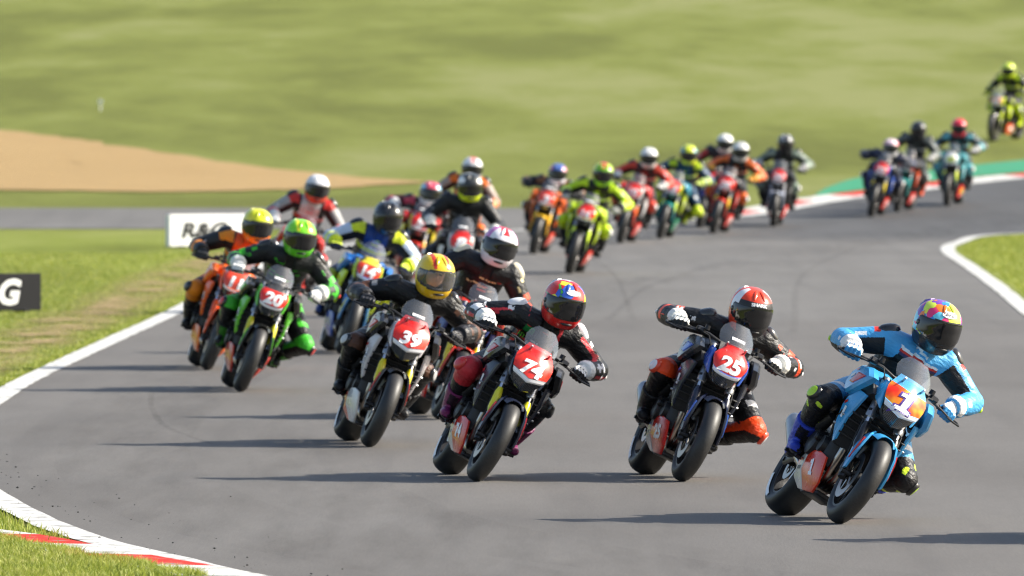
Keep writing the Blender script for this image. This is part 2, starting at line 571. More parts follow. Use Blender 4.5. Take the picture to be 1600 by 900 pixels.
GRASS_G = grass_material('mown_grass', (0.115, 0.130, 0.026), (0.165, 0.188, 0.041), (0.212, 0.226, 0.08), 0.17, 0.60)
def asphalt_material():
    m, nt, bs = newmat('race_asphalt')
    v = coords(nt)
    fine = noise(nt, v, 55, 4, 0.75)
    big = noise(nt, coords(nt, (1, 0.22, 1)), 0.5, 5, 0.6)
    streak = noise(nt, coords(nt, (1.6, 0.05, 1)), 1.5, 5, 0.6)
    col = mixc(nt, ramp(nt, fine, [(0.32, (0, 0, 0)), (0.7, (1, 1, 1))]), (0.104, 0.098, 0.091), (0.168, 0.158, 0.147))
    spk = noise(nt, coords(nt, (1, 0.03, 1)), 70, 3, 0.8)
    col = mixc(nt, ramp(nt, spk, [(0.35, (0, 0, 0)), (0.68, (1, 1, 1))]), mixc(nt, 1.0, col, (0.93, 0.93, 0.93), 'MULTIPLY'), mixc(nt, 1.0, col, (1.09, 1.09, 1.09), 'MULTIPLY'))
    col = mixc(nt, ramp(nt, big, [(0.38, (0, 0, 0)), (0.66, (1, 1, 1))]), col, mixc(nt, 1.0, col, (0.80, 0.79, 0.78), 'MULTIPLY'))
    col = mixc(nt, ramp(nt, streak, [(0.5, (0, 0, 0)), (0.75, (0.6, 0.6, 0.6))]), col, mixc(nt, 1.0, col, (0.74, 0.74, 0.75), 'MULTIPLY'))
    # an older, paler stretch of surface, laid beyond a straight paving seam; a dark new stretch up the bank
    sep = N(nt, 'SeparateXYZ'); tc = N(nt, 'TexCoord'); nt.links.new(tc.outputs['Object'], sep.inputs[0])
    def step(a, b):
        mr = N(nt, 'MapRange'); mr.inputs[1].default_value = a; mr.inputs[2].default_value = b; nt.links.new(sep.outputs[1], mr.inputs[0]); return mr.outputs[0]
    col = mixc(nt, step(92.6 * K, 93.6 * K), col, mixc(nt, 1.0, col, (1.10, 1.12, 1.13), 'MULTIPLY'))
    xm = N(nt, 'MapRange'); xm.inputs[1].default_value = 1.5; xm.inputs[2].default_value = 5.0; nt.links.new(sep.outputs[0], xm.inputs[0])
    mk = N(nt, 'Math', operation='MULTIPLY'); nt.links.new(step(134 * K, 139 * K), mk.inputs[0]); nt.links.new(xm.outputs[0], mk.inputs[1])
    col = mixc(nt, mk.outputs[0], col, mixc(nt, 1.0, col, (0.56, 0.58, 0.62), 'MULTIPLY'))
    nt.links.new(col, bs.inputs['Base Color'])
    nt.links.new(ramp(nt, fine, [(0.3, (0.62,) * 3), (0.7, (0.82,) * 3)]), bs.inputs['Roughness'])
    bs.inputs['Specular IOR Level'].default_value = 0.3
    bump(nt, bs, fine, 0.45, 0.012)
    return m
ASPHALT = asphalt_material()
def worn_paint(name, c, wear=0.62):
    m, nt, bs = newmat(name)
    v = coords(nt)
    n = noise(nt, v, 5, 8, 0.72); n2 = noise(nt, v, 60, 3, .6)
    col = mixc(nt, ramp(nt, n, [(wear - 0.03, (0, 0, 0)), (wear + 0.06, (1, 1, 1))]), c, (0.2, 0.195, 0.18))
    col = mixc(nt, ramp(nt, n2, [(0.3, (0.25,) * 3), (0.5, (0,) * 3)]), col, [0.7 * x for x in c])
    nt.links.new(col, bs.inputs['Base Color']); bs.inputs['Roughness'].default_value = 0.75; bs.inputs['Specular IOR Level'].default_value = 0.2
    bump(nt, bs, n2, 0.3, 0.005)
    return m
WHITE_LINE = worn_paint('white_track_paint', (0.54, 0.54, 0.52), 0.55)
RED_K = worn_paint('red_kerb_paint', (0.50, 0.022, 0.010), 0.56); WHITE_K = worn_paint('white_kerb_paint', (0.56, 0.56, 0.53), 0.54)
GREEN_P = worn_paint('green_runoff_paint', (0.04, 0.25, 0.13), 0.6)
def gravel_material():
    m, nt, bs = newmat('gravel')
    v = coords(nt)
    n = noise(nt, v, 22, 4, 0.8); b = noise(nt, v, 0.4, 4)
    col = mixc(nt, n, (0.32, 0.20, 0.07), (0.54, 0.375, 0.165))
    col = mixc(nt, b, col, mixc(nt, 1.0, col, (0.86, 0.84, 0.8), 'MULTIPLY'))
    nt.links.new(col, bs.inputs['Base Color']); bs.inputs['Roughness'].default_value = 0.95
    bump(nt, bs, noise(nt, v, 11, 5, 0.8), 1.0, 0.08)
    return m

# -- ground sheet
ys = np.concatenate([np.linspace(-300, 20, 12), np.linspace(24, 180, 50), np.linspace(182, 240, 59), np.linspace(243, 640, 120), np.linspace(660, 1800, 12)])
xs = np.concatenate([np.linspace(-700, -60, 9), np.linspace(-50, 50, 41), np.linspace(60, 700, 9)])
X, Y = np.meshgrid(xs, ys)
und = 0.03 * np.sin(X * 0.21 + 1.0) * np.sin(Y * 0.067) * np.clip((Y - 320) / 40, 0, 1) + 0.15 * np.sin(X * 0.045 + Y * 0.03) * np.clip((Y - 320) / 60, 0, 1)
Z = zt(Y) + und - 0.012
nx, ny = len(xs), len(ys)
me = bpy.data.meshes.new('grass_ground')
me.from_pydata(np.stack([X, Y, Z], 2).reshape(-1, 3).tolist(), [], [(j * nx + i, j * nx + i + 1, (j + 1) * nx + i + 1, (j + 1) * nx + i) for j in range(ny - 1) for i in range(nx - 1)])
me.polygons.foreach_set('use_smooth', [True] * len(me.polygons)); me.materials.append(GRASS_G)
o = bpy.data.objects.new('ground', me); COL.objects.link(o); structure(o, 'rolling mown grass of the infield and the hillside behind')

# -- track edges
LEFT = [K2 * np.array((6.0, 16.0)), K2 * np.array((1.6, 32.0))] + [gp(*q) for q in ((545, 940), (405, 901), (300, 875), (169, 843), (75, 807), (0, 766.5))] + \
       [K2 * np.array((-4.15, 61.5))] + [gp(*q) for q in ((0, 634), (40, 606), (100, 575), (200, 528), (300, 481))] + \
       [gp(*q) for q in ((400, 425), (480, 397), (610, 377), (810, 361), (1000, 349), (1170, 338))]
LEFTC = catmull(LEFT, 0.6)
RIGHT = [K2 * np.array((24, 20.0)), K2 * np.array((13, 45.0)), K2 * np.array((8.0, 62.0)), K2 * np.array((6.15, 76.0)), K2 * np.array((5.55, 86.0)), gp(1600, 493), gp(1545, 447), gp(1500, 414), gp(1470, 392), gp(1488, 379), gp(1560, 366), K2 * np.array((11.5, 142.0)), K2 * np.array((20, 147.0)), K2 * np.array((45, 158.0))]
RIGHTC = catmull(RIGHT, 0.6)
FAR = [gp(1170, 338), gp(1210, 333), gp(1320, 313), gp(1450, 297), gp(1600, 279), K2 * np.array((14.5, 169.0)), K2 * np.array((26, 180.0)), K2 * np.array((60, 196.0))]
FARC = catmull(FAR, 0.6)
def poly_track():
    """outline of the tarmac, filled and cut into short rows so that it follows the bank"""
    out = list(LEFTC[:-1]) 
    return out
def at_y(c, y):
    i = np.argmin(np.abs(c[:, 1] - y)); return c[i, 0]
vs, fs = [], []
def rows(rs):
    o = len(vs); n = 9
    for y, a, b in rs:
        for k in range(n):
            vs.append((a + (b - a) * k / (n - 1), y, float(zt(y))))
    for j in range(len(rs) - 1):
        for k in range(n - 1):
            q = o + j * n + k; fs.append((q, q + 1, q + n + 1, q + n))
ly = LEFTC[LEFTC[:, 1] < 133]; ry = RIGHTC[RIGHTC[:, 1] < 141]
ystop = 137.5
lq = LEFTC[np.argsort(LEFTC[:, 1])]; rq = RIGHTC[np.argsort(RIGHTC[:, 1])]
yy = np.linspace(15 * K, 142.6 * K, 170)
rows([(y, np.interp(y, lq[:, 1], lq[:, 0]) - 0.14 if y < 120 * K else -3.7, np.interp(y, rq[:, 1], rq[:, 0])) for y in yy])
# the access road that leaves to the left, then the run up the bank
yA = 142.6 * K
fq = FARC[np.argsort(FARC[:, 1])]
def faredge(y): return np.interp(y, fq[:, 1], fq[:, 0])
yy = np.linspace(yA, 151.5 * K, 12)
rows([(y, -90, np.interp(y, rq[:, 1], rq[:, 0])) for y in yy])
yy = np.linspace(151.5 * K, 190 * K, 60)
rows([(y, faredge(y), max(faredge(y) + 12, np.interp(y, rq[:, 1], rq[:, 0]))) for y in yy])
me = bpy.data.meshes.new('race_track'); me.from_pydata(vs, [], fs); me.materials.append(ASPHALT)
me.polygons.foreach_set('use_smooth', [True] * len(me.polygons))
o = bpy.data.objects.new('race_track', me); COL.objects.link(o); TRACK = structure(o, 'grey asphalt race track sweeping through the bend')
# -- painted lines
o = ribbon('white_line', LEFTC, 0.0, 0.22, 0.008, WHITE_LINE, 0.006); structure(o, 'white painted line along the outside edge of the track')
o = ribbon('white_line', RIGHTC, -0.22, 0.0, 0.008, WHITE_LINE, 0.006); structure(o, 'white painted line along the inside edge of the bend')
# -- kerbs, block by block
def kerb(c, o0, o1, blocklen, th, label, first=0):
    base = ribbon('kerb', c, o0 - 0.01, o1 + 0.01, 0.004, WHITE_K); structure(base, label)
    seg = np.concatenate([[0], np.cumsum(np.linalg.norm(np.diff(c, axis=0), axis=1))])
    nn = normals2(c); nb = int(seg[-1] / blocklen)
    for i in range(nb):
        ss = np.linspace(i * blocklen + 0.006, (i + 1) * blocklen - 0.006, 4)
        P = np.stack([np.interp(ss, seg, c[:, 0]), np.interp(ss, seg, c[:, 1])], 1); Q = np.stack([np.interp(ss, seg, nn[:, 0]), np.interp(ss, seg, nn[:, 1])], 1)
        g = G()
        g.loft([[(p[0] + q[0] * o, p[1] + q[1] * o, float(zt(p[1])) + z) for o, z in ((o0, 0.006), (o0, 0.012), (o1, th), (o1, 0.006))] for p, q in zip(P, Q)])
        b = put('kerb_block', g.mesh('kerb_block', 1, 40, flip=False), [RED_K if (i + first) % 2 else WHITE_K], base)
KC = catmull([gp(*q) for q in ((-110, 817), (0, 830), (70, 839), (140, 852), (200, 863), (270, 876), (360, 891), (430, 905))][::-1], 0.3)
sel = LEFTC[(LEFTC[:, 1] > 38 * K) & (LEFTC[:, 1] < 56 * K) & (LEFTC[:, 0] < 2)]
kerb(KC, 0.0, 0.55, 1.5, 0.03, 'worn red and white kerb beside the near white line', 0)
o = ribbon('white_line', FARC, 0.0, 0.36, 0.008, WHITE_LINE, 0.006); structure(o, 'white painted line below the far kerb')
kerb(catmull(FAR[:6], 0.6), 0.40, 0.85, 2.6, 0.04, 'red and white kerb at the foot of the green run-off', 1)
gr = catmull([gp(1275, 303), gp(1300, 290), gp(1350, 276), gp(1450, 266), gp(1600, 250), K2 * np.array((16, 178.0)), K2 * np.array((30, 190.0))], 0.5)
fa = catmull([gp(1275, 306), gp(1300, 303), gp(1350, 296), gp(1450, 284), gp(1600, 269), K2 * np.array((15.2, 170.5)), K2 * np.array((29, 182.0))], 0.5)
k = min(len(gr), len(fa)); ia = np.linspace(0, len(gr) - 1, 60).astype(int); ib = np.linspace(0, len(fa) - 1, 60).astype(int)
vs = [(p[0], p[1], float(zt(p[1])) + 0.004) for p in np.vstack([gr[ia], fa[ib]])]
me = bpy.data.meshes.new('green_runoff'); me.from_pydata(vs, [], [(i, i + 60, i + 61, i + 1) for i in range(59)]); me.materials.append(GREEN_P)
o = bpy.data.objects.new('green_runoff', me); COL.objects.link(o); structure(o, 'green painted run-off strip behind the far kerb')
# -- gravel trap
top = catmull([gp(-900, 100), gp(-400, 152), gp(0, 203), gp(150, 222), gp(300, 245), gp(450, 266), gp(560, 277), gp(660, 284)], 0.8)
bot = catmull([gp(-900, 288), gp(-400, 293), gp(0, 297), gp(150, 299), gp(300, 300), gp(450, 297), gp(560, 292), gp(660, 286)], 0.8)
ia = np.linspace(0, len(top) - 1, 70).astype(int); ib = np.linspace(0, len(bot) - 1, 70).astype(int)
vs, fs = [], []
for r_ in range(9):
    t = r_ / 8
    for a, b in zip(ia, ib):
        p = bot[b] * (1 - t) + top[a] * t + rng.normal(0, 0.10, 2)
        vs.append((p[0], p[1], float(zt(p[1])) + 0.012))
fs = [(r_ * 70 + i, r_ * 70 + i + 1, (r_ + 1) * 70 + i + 1, (r_ + 1) * 70 + i) for r_ in range(8) for i in range(69)]
me = bpy.data.meshes.new('gravel_trap'); me.from_pydata(vs, [], fs); me.materials.append(gravel_material())
o = bpy.data.objects.new('gravel_trap', me); COL.objects.link(o); structure(o, 'tan gravel trap on the slope beyond the access road')
# -- rubber left on the tarmac
def skid_material():
    m, nt, bs = newmat('tyre_rubber_mark')
    n = noise(nt, coords(nt), 3, 4)
    nt.nodes.remove(bs)
    tr = N(nt, 'BsdfTransparent'); df = N(nt, 'BsdfDiffuse'); df.inputs[0].default_value = (0.03, 0.03, 0.032, 1)
    mx = N(nt, 'MixShader'); nt.links.new(ramp(nt, n, [(0.3, (0.0,) * 3), (0.7, (0.12,) * 3)]), mx.inputs[0])
    nt.links.new(tr.outputs[0], mx.inputs[1]); nt.links.new(df.outputs[0], mx.inputs[2]); nt.links.new(mx.outputs[0], nt.nodes['Material Output'].inputs[0])
    return m
SKID = skid_material()
def wear_material():
    m, nt, bs = newmat('racing_line_wear')
    n = noise(nt, coords(nt, (1.5, 0.12, 1)), 2.2, 6, 0.6)
    nt.nodes.remove(bs)
    tr = N(nt, 'BsdfTransparent'); df = N(nt, 'BsdfDiffuse'); df.inputs[0].default_value = (0.035, 0.034, 0.034, 1)
    mx = N(nt, 'MixShader'); nt.links.new(ramp(nt, n, [(0.40, (0.0,) * 3), (0.80, (0.07,) * 3)]), mx.inputs[0])
    nt.links.new(tr.outputs[0], mx.inputs[1]); nt.links.new(df.outputs[0], mx.inputs[2]); nt.links.new(mx.outputs[0], nt.nodes['Material Output'].inputs[0])
    return m
WEAR = wear_material()
lift = 0.003
for pts, w, mt in (([(236, 612), (238, 640), (262, 668), (330, 694)], 0.05, SKID), ([(1240, 660), (1480, 667), (1600, 672)], 0.05, SKID), ([(1340, 385), (1255, 430), (1240, 520)], 0.08, SKID), ([(1100, 420), (1010, 450), (950, 500)], 0.09, SKID), ([(905, 390), (960, 430), (990, 500)], 0.07, SKID),
               ([(1600, 330), (1250, 385), (930, 440), (520, 560), (330, 680), (420, 790), (800, 880), (1200, 925)], 2.2, WEAR), ([(1560, 345), (1200, 410), (900, 480), (620, 620), (560, 740), (800, 840), (1300, 910)], 1.5, WEAR),
               ([(1500, 320), (1150, 370), (760, 430), (380, 560), (170, 680), (240, 780), (560, 870), (900, 925)], 1.3, WEAR)):
    lift += 0.0006
    o = ribbon('skid_mark', catmull([gp(*q) for q in pts], 0.4), -w / 2, w / 2, lift, mt, 0.004); o.parent = TRACK
# -- crumbs of rubber and grit thrown to the edge
vs, fs = [], []
ed = LEFTC[(LEFTC[:, 1] > 42 * K) & (LEFTC[:, 1] < 60 * K)]; en = normals2(LEFTC)[(LEFTC[:, 1] > 42 * K) & (LEFTC[:, 1] < 60 * K)]
for i in range(130):
    q = rng.integers(len(ed)); off = -abs(rng.normal(0, 0.4)) + (0.1 if rng.random() < .2 else 0)
    p = ed[q] + en[q] * off + rng.normal(0, 0.15, 2); s = abs(rng.normal(0.0028, 0.0022)) + 0.0012
    b = len(vs); c = np.array((p[0], p[1], s * 0.6 + 0.004))
    for d in ((1, 0, 0), (-1, 0, 0), (0, 1, 0), (0, -1, 0), (0, 0, 1), (0, 0, -1)):
        vs.append(tuple(c + np.array(d) * s * np.array((1.4, 1, 0.7)) * (0.7 + 0.6 * rng.random())))
    fs += [(b + a_, b + c_, b + 4) for a_, c_ in ((0, 2), (2, 1), (1, 3), (3, 0))] + [(b + c_, b + a_, b + 5) for a_, c_ in ((0, 2), (2, 1), (1, 3), (3, 0))]
me = bpy.data.meshes.new('rubber_debris'); me.from_pydata(vs, [], fs); me.materials.append(GRIP)
o = bpy.data.objects.new('rubber_debris', me); COL.objects.link(o); tag(o, 'crumbs of black tyre rubber strewn along the track edge', None, None, 'stuff')

# -- grass blades
def blade_material():
    m, nt, bs = newmat('grass_blade')
    ge = N(nt, 'NewGeometry')
    v = coords(nt)
    n = noise(nt, v, 1.3, 4, 0.6)
    ad = N(nt, 'Math', operation='MULTIPLY_ADD'); nt.links.new(ge.outputs['Random Per Island'], ad.inputs[0]); ad.inputs[1].default_value = 0.55
    sb = N(nt, 'Math', operation='MULTIPLY'); nt.links.new(n, sb.inputs[0]); sb.inputs[1].default_value = 0.6; nt.links.new(sb.outputs[0], ad.inputs[2])
    col = ramp(nt, ad.outputs[0], [(0.25, (0.14, 0.19, 0.020)), (0.5, (0.25, 0.31, 0.034)), (0.72, (0.37, 0.40, 0.06)), (0.95, (0.5, 0.46, 0.18))])
    nt.links.new(col, bs.inputs['Base Color']); bs.inputs['Roughness'].default_value = 0.6
    tl = N(nt, 'BsdfTranslucent'); nt.links.new(col, tl.inputs[0])
    mx = N(nt, 'MixShader'); mx.inputs[0].default_value = 0.35
    nt.links.new(bs.outputs[0], mx.inputs[1]); nt.links.new(tl.outputs[0], mx.inputs[2]); nt.links.new(mx.outputs[0], nt.nodes['Material Output'].inputs[0])
    return m
BLADE = blade_material()
def blades(name, P, h, w, label):
    n = len(P); H = h * (0.5 + rng.random(n) * 0.9); W = w * (0.7 + 0.6 * rng.random(n)); a = rng.random(n) * 2 * np.pi; ln = rng.normal(0, 0.35, (n, 2))
    z = zt(P[:, 1]) - 0.012
    dx, dy = np.cos(a) * W / 2, np.sin(a) * W / 2
    v = np.zeros((n, 5, 3))
    v[:, 0] = np.stack([P[:, 0] - dx, P[:, 1] - dy, z], 1); v[:, 1] = np.stack([P[:, 0] + dx, P[:, 1] + dy, z], 1)
    mx_, my_ = P[:, 0] + ln[:, 0] * H * 0.35, P[:, 1] + ln[:, 1] * H * 0.35
    v[:, 2] = np.stack([mx_ + dx * .8, my_ + dy * .8, z + H * 0.6], 1); v[:, 3] = np.stack([mx_ - dx * .8, my_ - dy * .8, z + H * 0.6], 1)
    v[:, 4] = np.stack([P[:, 0] + ln[:, 0] * H, P[:, 1] + ln[:, 1] * H, z + H * 0.92], 1)
    b = np.arange(n)[:, None] * 5
    loops = np.concatenate([b + [0, 1, 2, 3], b + [3, 2, 4]], 1).reshape(-1)
    me = bpy.data.meshes.new(name); me.vertices.add(n * 5); me.vertices.foreach_set('co', v.reshape(-1))
    me.loops.add(len(loops)); me.loops.foreach_set('vertex_index', loops.astype(np.int32)); me.polygons.add(2 * n)
    st = (np.arange(n)[:, None] * 7 + [0, 4]).reshape(-1); me.polygons.foreach_set('loop_start', st.astype(np.int32))
    me.update(calc_edges=True); me.validate(); me.materials.append(BLADE)
    o = bpy.data.objects.new(name, me); COL.objects.link(o); tag(o, label, None, None, 'stuff')
def beside(c, lo, hi, n, power=1.0):
    i = rng.integers(0, len(c) - 1, n); t = rng.random(n)[:, None]; nn = normals2(c)
    off = lo + (hi - lo) * rng.random(n) ** power
    return c[i] * (1 - t) + c[i + 1] * t + nn[i] * off[:, None]
near = catmull([p for p in sel], 0.3)
P = np.vstack([beside(KC, 0.38, 4.0, 130000, 1.2), beside(KC, 0.36, 0.5, 4000), beside(KC, -0.06, 0.0, 500), beside(near, 0.26, 1.6, 26000, 1.0)])
kd = np.array([np.interp(p_[1], KC[:, 1], KC[:, 0]) for p_ in P]); ld = np.interp(P[:, 1], lq[:, 1], lq[:, 0])
P = P[((P[:, 0] < kd - 0.42 - 0.05 * np.sin(P[:, 1] * 4.0)) | (P[:, 0] > kd - 0.02) | (rng.random(len(P)) < 0.03)) & (P[:, 0] < ld - 0.26)]
blades('grass', P, 0.065, 0.006, 'short bright grass on the verge behind the near kerb')
midl = LEFTC[(LEFTC[:, 1] > 55 * K) & (LEFTC[:, 1] < 128 * K) & (LEFTC[:, 0] < -2.5)]
P = np.vstack([beside(midl, 0.26, 7.0, 90000, 1.1), beside(midl, 0.22, 0.4, 5000)])
P = P[P[:, 1] < 141.5 * K]
blades('grass', P, 0.022, 0.012, 'grass verge outside the bend around the advertising boards')
inr = RIGHTC[(RIGHTC[:, 1] > 85 * K) & (RIGHTC[:, 1] < 140 * K)]
P = beside(inr, -0.33, -7.0, 80000, 1.2)
blades('grass', P, 0.035, 0.012, 'grass on the inside of the bend')

# -- bare, worn soil a step outside the left line
def soil_material():
    m, nt, bs = newmat('worn_soil')
    v = coords(nt, (1, 0.4, 1)); n = noise(nt, v, 1.4, 6, 0.7)
    tc = N(nt, 'TexCoord'); at = N(nt, 'Attribute'); at.attribute_name = 'mid'
    mu = N(nt, 'Math', operation='MULTIPLY'); nt.links.new(ramp(nt, n, [(0.40, (0,) * 3), (0.58, (1,) * 3)]), mu.inputs[0]); nt.links.new(at.outputs['Fac'], mu.inputs[1])
    nt.links.new(ramp(nt, noise(nt, v, 9, 4), [(0.3, (0.26, 0.165, 0.075)), (0.7, (0.42, 0.30, 0.15))]), bs.inputs['Base Color']); bs.inputs['Roughness'].default_value = 0.95
    nt.links.new(mu.outputs[0], bs.inputs['Alpha'])
    return m
c_ = catmull([p for p in midl[::3]], 0.5); nn_ = normals2(c_); offs = (0.35, 0.75, 1.15, 1.7)
vs = [(p[0] + q[0] * o_, p[1] + q[1] * o_, float(zt(p[1])) + 0.012) for o_ in offs for p, q in zip(c_, nn_)]
kq = len(c_); fs = [(r_ * kq + i, r_ * kq + i + 1, (r_ + 1) * kq + i + 1, (r_ + 1) * kq + i) for r_ in range(3) for i in range(kq - 1)]
me = bpy.data.meshes.new('worn_soil'); me.from_pydata(vs, [], fs); me.materials.append(soil_material())
at_ = me.attributes.new('mid', 'FLOAT', 'POINT'); at_.data.foreach_set('value', np.repeat([0.0, 0.65, 0.65, 0.0], kq))
o = bpy.data.objects.new('worn_soil', me); COL.objects.link(o); structure(o, 'bare brown soil worn into the verge beside the white line')
# -- advertising boards and marker
def board(px0, px1, py, hgt, th, face, ink, txt, label, extra_left=0.0, shift=0.0, tw=1.0, kk=0.5):
    a, b = ground(px0, py), ground(px1, py); w = (b - a).length + extra_left
    root = bpy.data.objects.new('advertising_board', None); COL.objects.link(root)
    root.location = ((a.x + b.x - extra_left) / 2, a.y + 0.3 * w, a.z); root.rotation_euler = (0, 0, R(32)); w = w / math.cos(R(32))
    g = G(); g.box((0, -th / 2, hgt / 2 + 0.01), (w, th, hgt), 0, 0, 0.06)
    bd = put('panel', g.mesh('board_panel', 1, 30), [simple('board_' + face, hexc(face), 0.85, var=0.06)], root)
    v, f = text_shape(txt, 0.04, 0.22)
    me = bpy.data.meshes.new('board_lettering'); k = hgt * kk
    me.from_pydata([(p[0] * k * tw + shift, -0.006, hgt * 0.5 + 0.01 + p[1] * k) for p in v], [], f); me.materials.append(None)
    put('lettering', me, [decal(ink)], bd)
    for x in (-w * 0.35, w * 0.35):
        g = G(); g.box((x, -th / 2 - 0.02, 0.008), (0.07, th + 0.16, 0.024), 0, 0, 0.3); put('foot', g.mesh('board_foot', 1, 30), [BLACK_PLASTIC], root)
    tag(root, label, 'sign')
board(265, 386, 386, 0.505, 0.12, 'e9e9ea', '15161a', 'R&G', 'white advertising board with black lettering behind the orange motorcycle', 0.0, -0.08, 1.3)
board(-110, 60, 488, 0.43, 0.12, '0e0f14', 'eeeeee', 'R&G', 'dark advertising board with a white letter at the left verge', 0.0, 0.07, 1.0, 0.72)
q = ground(157, 172); g = G()
g.tube([(0, 0, -0.05), (0, 0, 0.10), (0, 0, 0.16)], [0.014, 0.014, 0.012], 8); g.box((0, 0.012, 0.20), (0.10, 0.02, 0.09), 0, 0, 0.2)
o = put('marker', g.mesh('marker', 1, 40), [decal('e6e6e2')]); o.location = q; tag(o, 'small white marker on the grass hillside above the gravel', 'marker')
SQ[0] = True
# ------------------------------------------------------------------ the naked racing motorcycle: front axle above the origin, facing forward
AX_F, AX_R = (0, 0, 0.30), (0, -1.43, 0.317)
def legp(z):                       # the fork's centre line
    t = (z - 0.28) / 0.74
    return -0.015 - 0.33 * t
def tyre_mesh(name, Rr, w, rim, c):
    prof = []
    side = Rr - 0.063
    for i in range(17):
        t = R(-88 + 176 * i / 16)
        prof.append((side + (Rr - side) * math.cos(t) ** 0.9, w / 2 * math.sin(t)))
    prof += [(rim + 0.012, w * 0.44), (rim, w * 0.40), (rim, -w * 0.40), (rim + 0.012, -w * 0.44)]
    g = G(); g.rev(prof, (0, 0, 0), 64)
    return g.mesh(name, 1, 60)
def wheel_mesh(name, w, rim):
    g = G(); h = w * 0.42
    g.rev([(rim + 0.006, -h), (rim + 0.006, h), (rim - 0.012, h), (rim - 0.02, h * 0.5), (rim - 0.024, 0), (rim - 0.02, -h * 0.5), (rim - 0.012, -h)], (0, 0, 0), 48)
    g.rev([(0.014, -0.06), (0.036, -0.06), (0.05, -0.02), (0.05, 0.02), (0.036, 0.06), (0.014, 0.06)], (0, 0, 0), 24)
    for k in range(5):
        for d in (-0.17, 0.17):
            a, b = 2 * math.pi * k / 5 + d * 0.7, 2 * math.pi * k / 5 + d
            p0 = Vector((0, 0.04 * math.sin(a), 0.04 * math.cos(a))); p1 = Vector((0, (rim - 0.018) * math.sin(b), (rim - 0.018) * math.cos(b)))
            g.tube([p0, p0.lerp(p1, 0.5), p1], [(0.016, 0.011), (0.014, 0.009), (0.018, 0.011)], 8)
    return g.mesh(name, 1, 40)
def disc_mesh(name, r0, r1, x):
    g = G()
    g.rev([(r0, x - 0.0025), (r1, x - 0.0025), (r1, x + 0.0025), (r0, x + 0.0025)], (0, 0, 0), 48)
    for k in range(6):
        a = 2 * math.pi * k / 6
        g.tube([(x, 0.035 * math.sin(a), 0.035 * math.cos(a)), (x, (r0 + .008) * math.sin(a + .25), (r0 + .008) * math.cos(a + .25))], (0.010, 0.004), 6)
    return g.mesh(name, 1, 40)

BIKE = []        # (name, mesh, roles, index of parent part or None, offset)
def part(name, me, roles, par=None, at=None):
    BIKE.append((name, me, roles, par, at)); return len(BIKE) - 1
_fw = part('front_wheel', wheel_mesh('front_wheel', 0.12, 0.212), ['rim'], None, AX_F)
part('tyre', tyre_mesh('front_tyre', 0.30, 0.125, 0.212, AX_F), ['rubber'], _fw)
for sx in (-1, 1):
    part('brake_disc', disc_mesh('front_disc', 0.105, 0.158, sx * 0.066), ['disc'], _fw)
_rw = part('rear_wheel', wheel_mesh('rear_wheel', 0.19, 0.214), ['rim'], None, AX_R)
_rt = tyre_mesh('rear_tyre', 0.317, 0.198, 0.214, AX_R)
part('tyre', _rt, ['rubber'], _rw)
part('brake_disc', disc_mesh('rear_disc', 0.07, 0.11, -0.075), ['disc'], _rw)
g = G(); g.rev([(0.03, 0.088), (0.085, 0.088), (0.085, 0.096), (0.03, 0.096)], (0, 0, 0), 40); part('sprocket', g.mesh('sprocket'), ['gold'], _rw)
for a0 in (1.1, 3.4):             # white maker's arcs printed on the right side wall
    g = G(); g.rev([(0.232, -0.096), (0.262, -0.0985), (0.262, -0.1005), (0.232, -0.098)], (0, 0, 0), 10, 0, True, a0, a0 + 0.95)
    part('sidewall_print', g.mesh('sidewall_print'), ['white'], _rw)

for sx in (-1, 1):                # fork legs
    x = sx * 0.105
    g = G()
    g.tube([(x, legp(0.70), 0.70), (x, legp(0.72), 0.72), (x, legp(0.80), 0.80), (x, legp(1.02), 1.02)], [0.030, 0.034, 0.029, 0.029], 14, 0)
    g.tube([(x, legp(0.28), 0.28), (x, legp(0.72), 0.72)], 0.0215, 14, 1)
    g.tube([(x, legp(0.26), 0.26), (x, legp(0.34), 0.34), (x, legp(0.42), 0.42)], [0.026, 0.034, 0.024], 12, 2)
    g.tube([(x - sx * 0.04, 0, 0.30), (x + sx * 0.028, 0, 0.30)], 0.018, 10, 2)
    _fk = part('fork_leg', g.mesh('fork_leg', 3), ['fork_outer', 'chrome', 'black'])
    g = G(); g.tube([(x + sx * .004, legp(0.47) + .012, 0.47), (x + sx * .004, legp(0.50) + .012, 0.50), (x + sx * .004, legp(0.62) + .012, 0.62), (x + sx * .004, legp(0.66) + .012, 0.66)], [0.019, 0.028, 0.028, 0.018], 12)
    part('fork_guard', g.mesh('fork_guard'), ['guard'], _fk)
    g = G(); g.box((sx * 0.09, -0.105, 0.365), (0.06, 0.055, 0.12), 0, R(-20), 0.4)
    g.tube([(sx * 0.115, -0.08, 0.34), (sx * 0.122, -0.08, 0.34)], 0.016, 10); g.tube([(sx * 0.115, -0.12, 0.385), (sx * 0.122, -0.12, 0.385)], 0.016, 10)
    part('brake_caliper', g.mesh('brake_caliper'), ['black'])
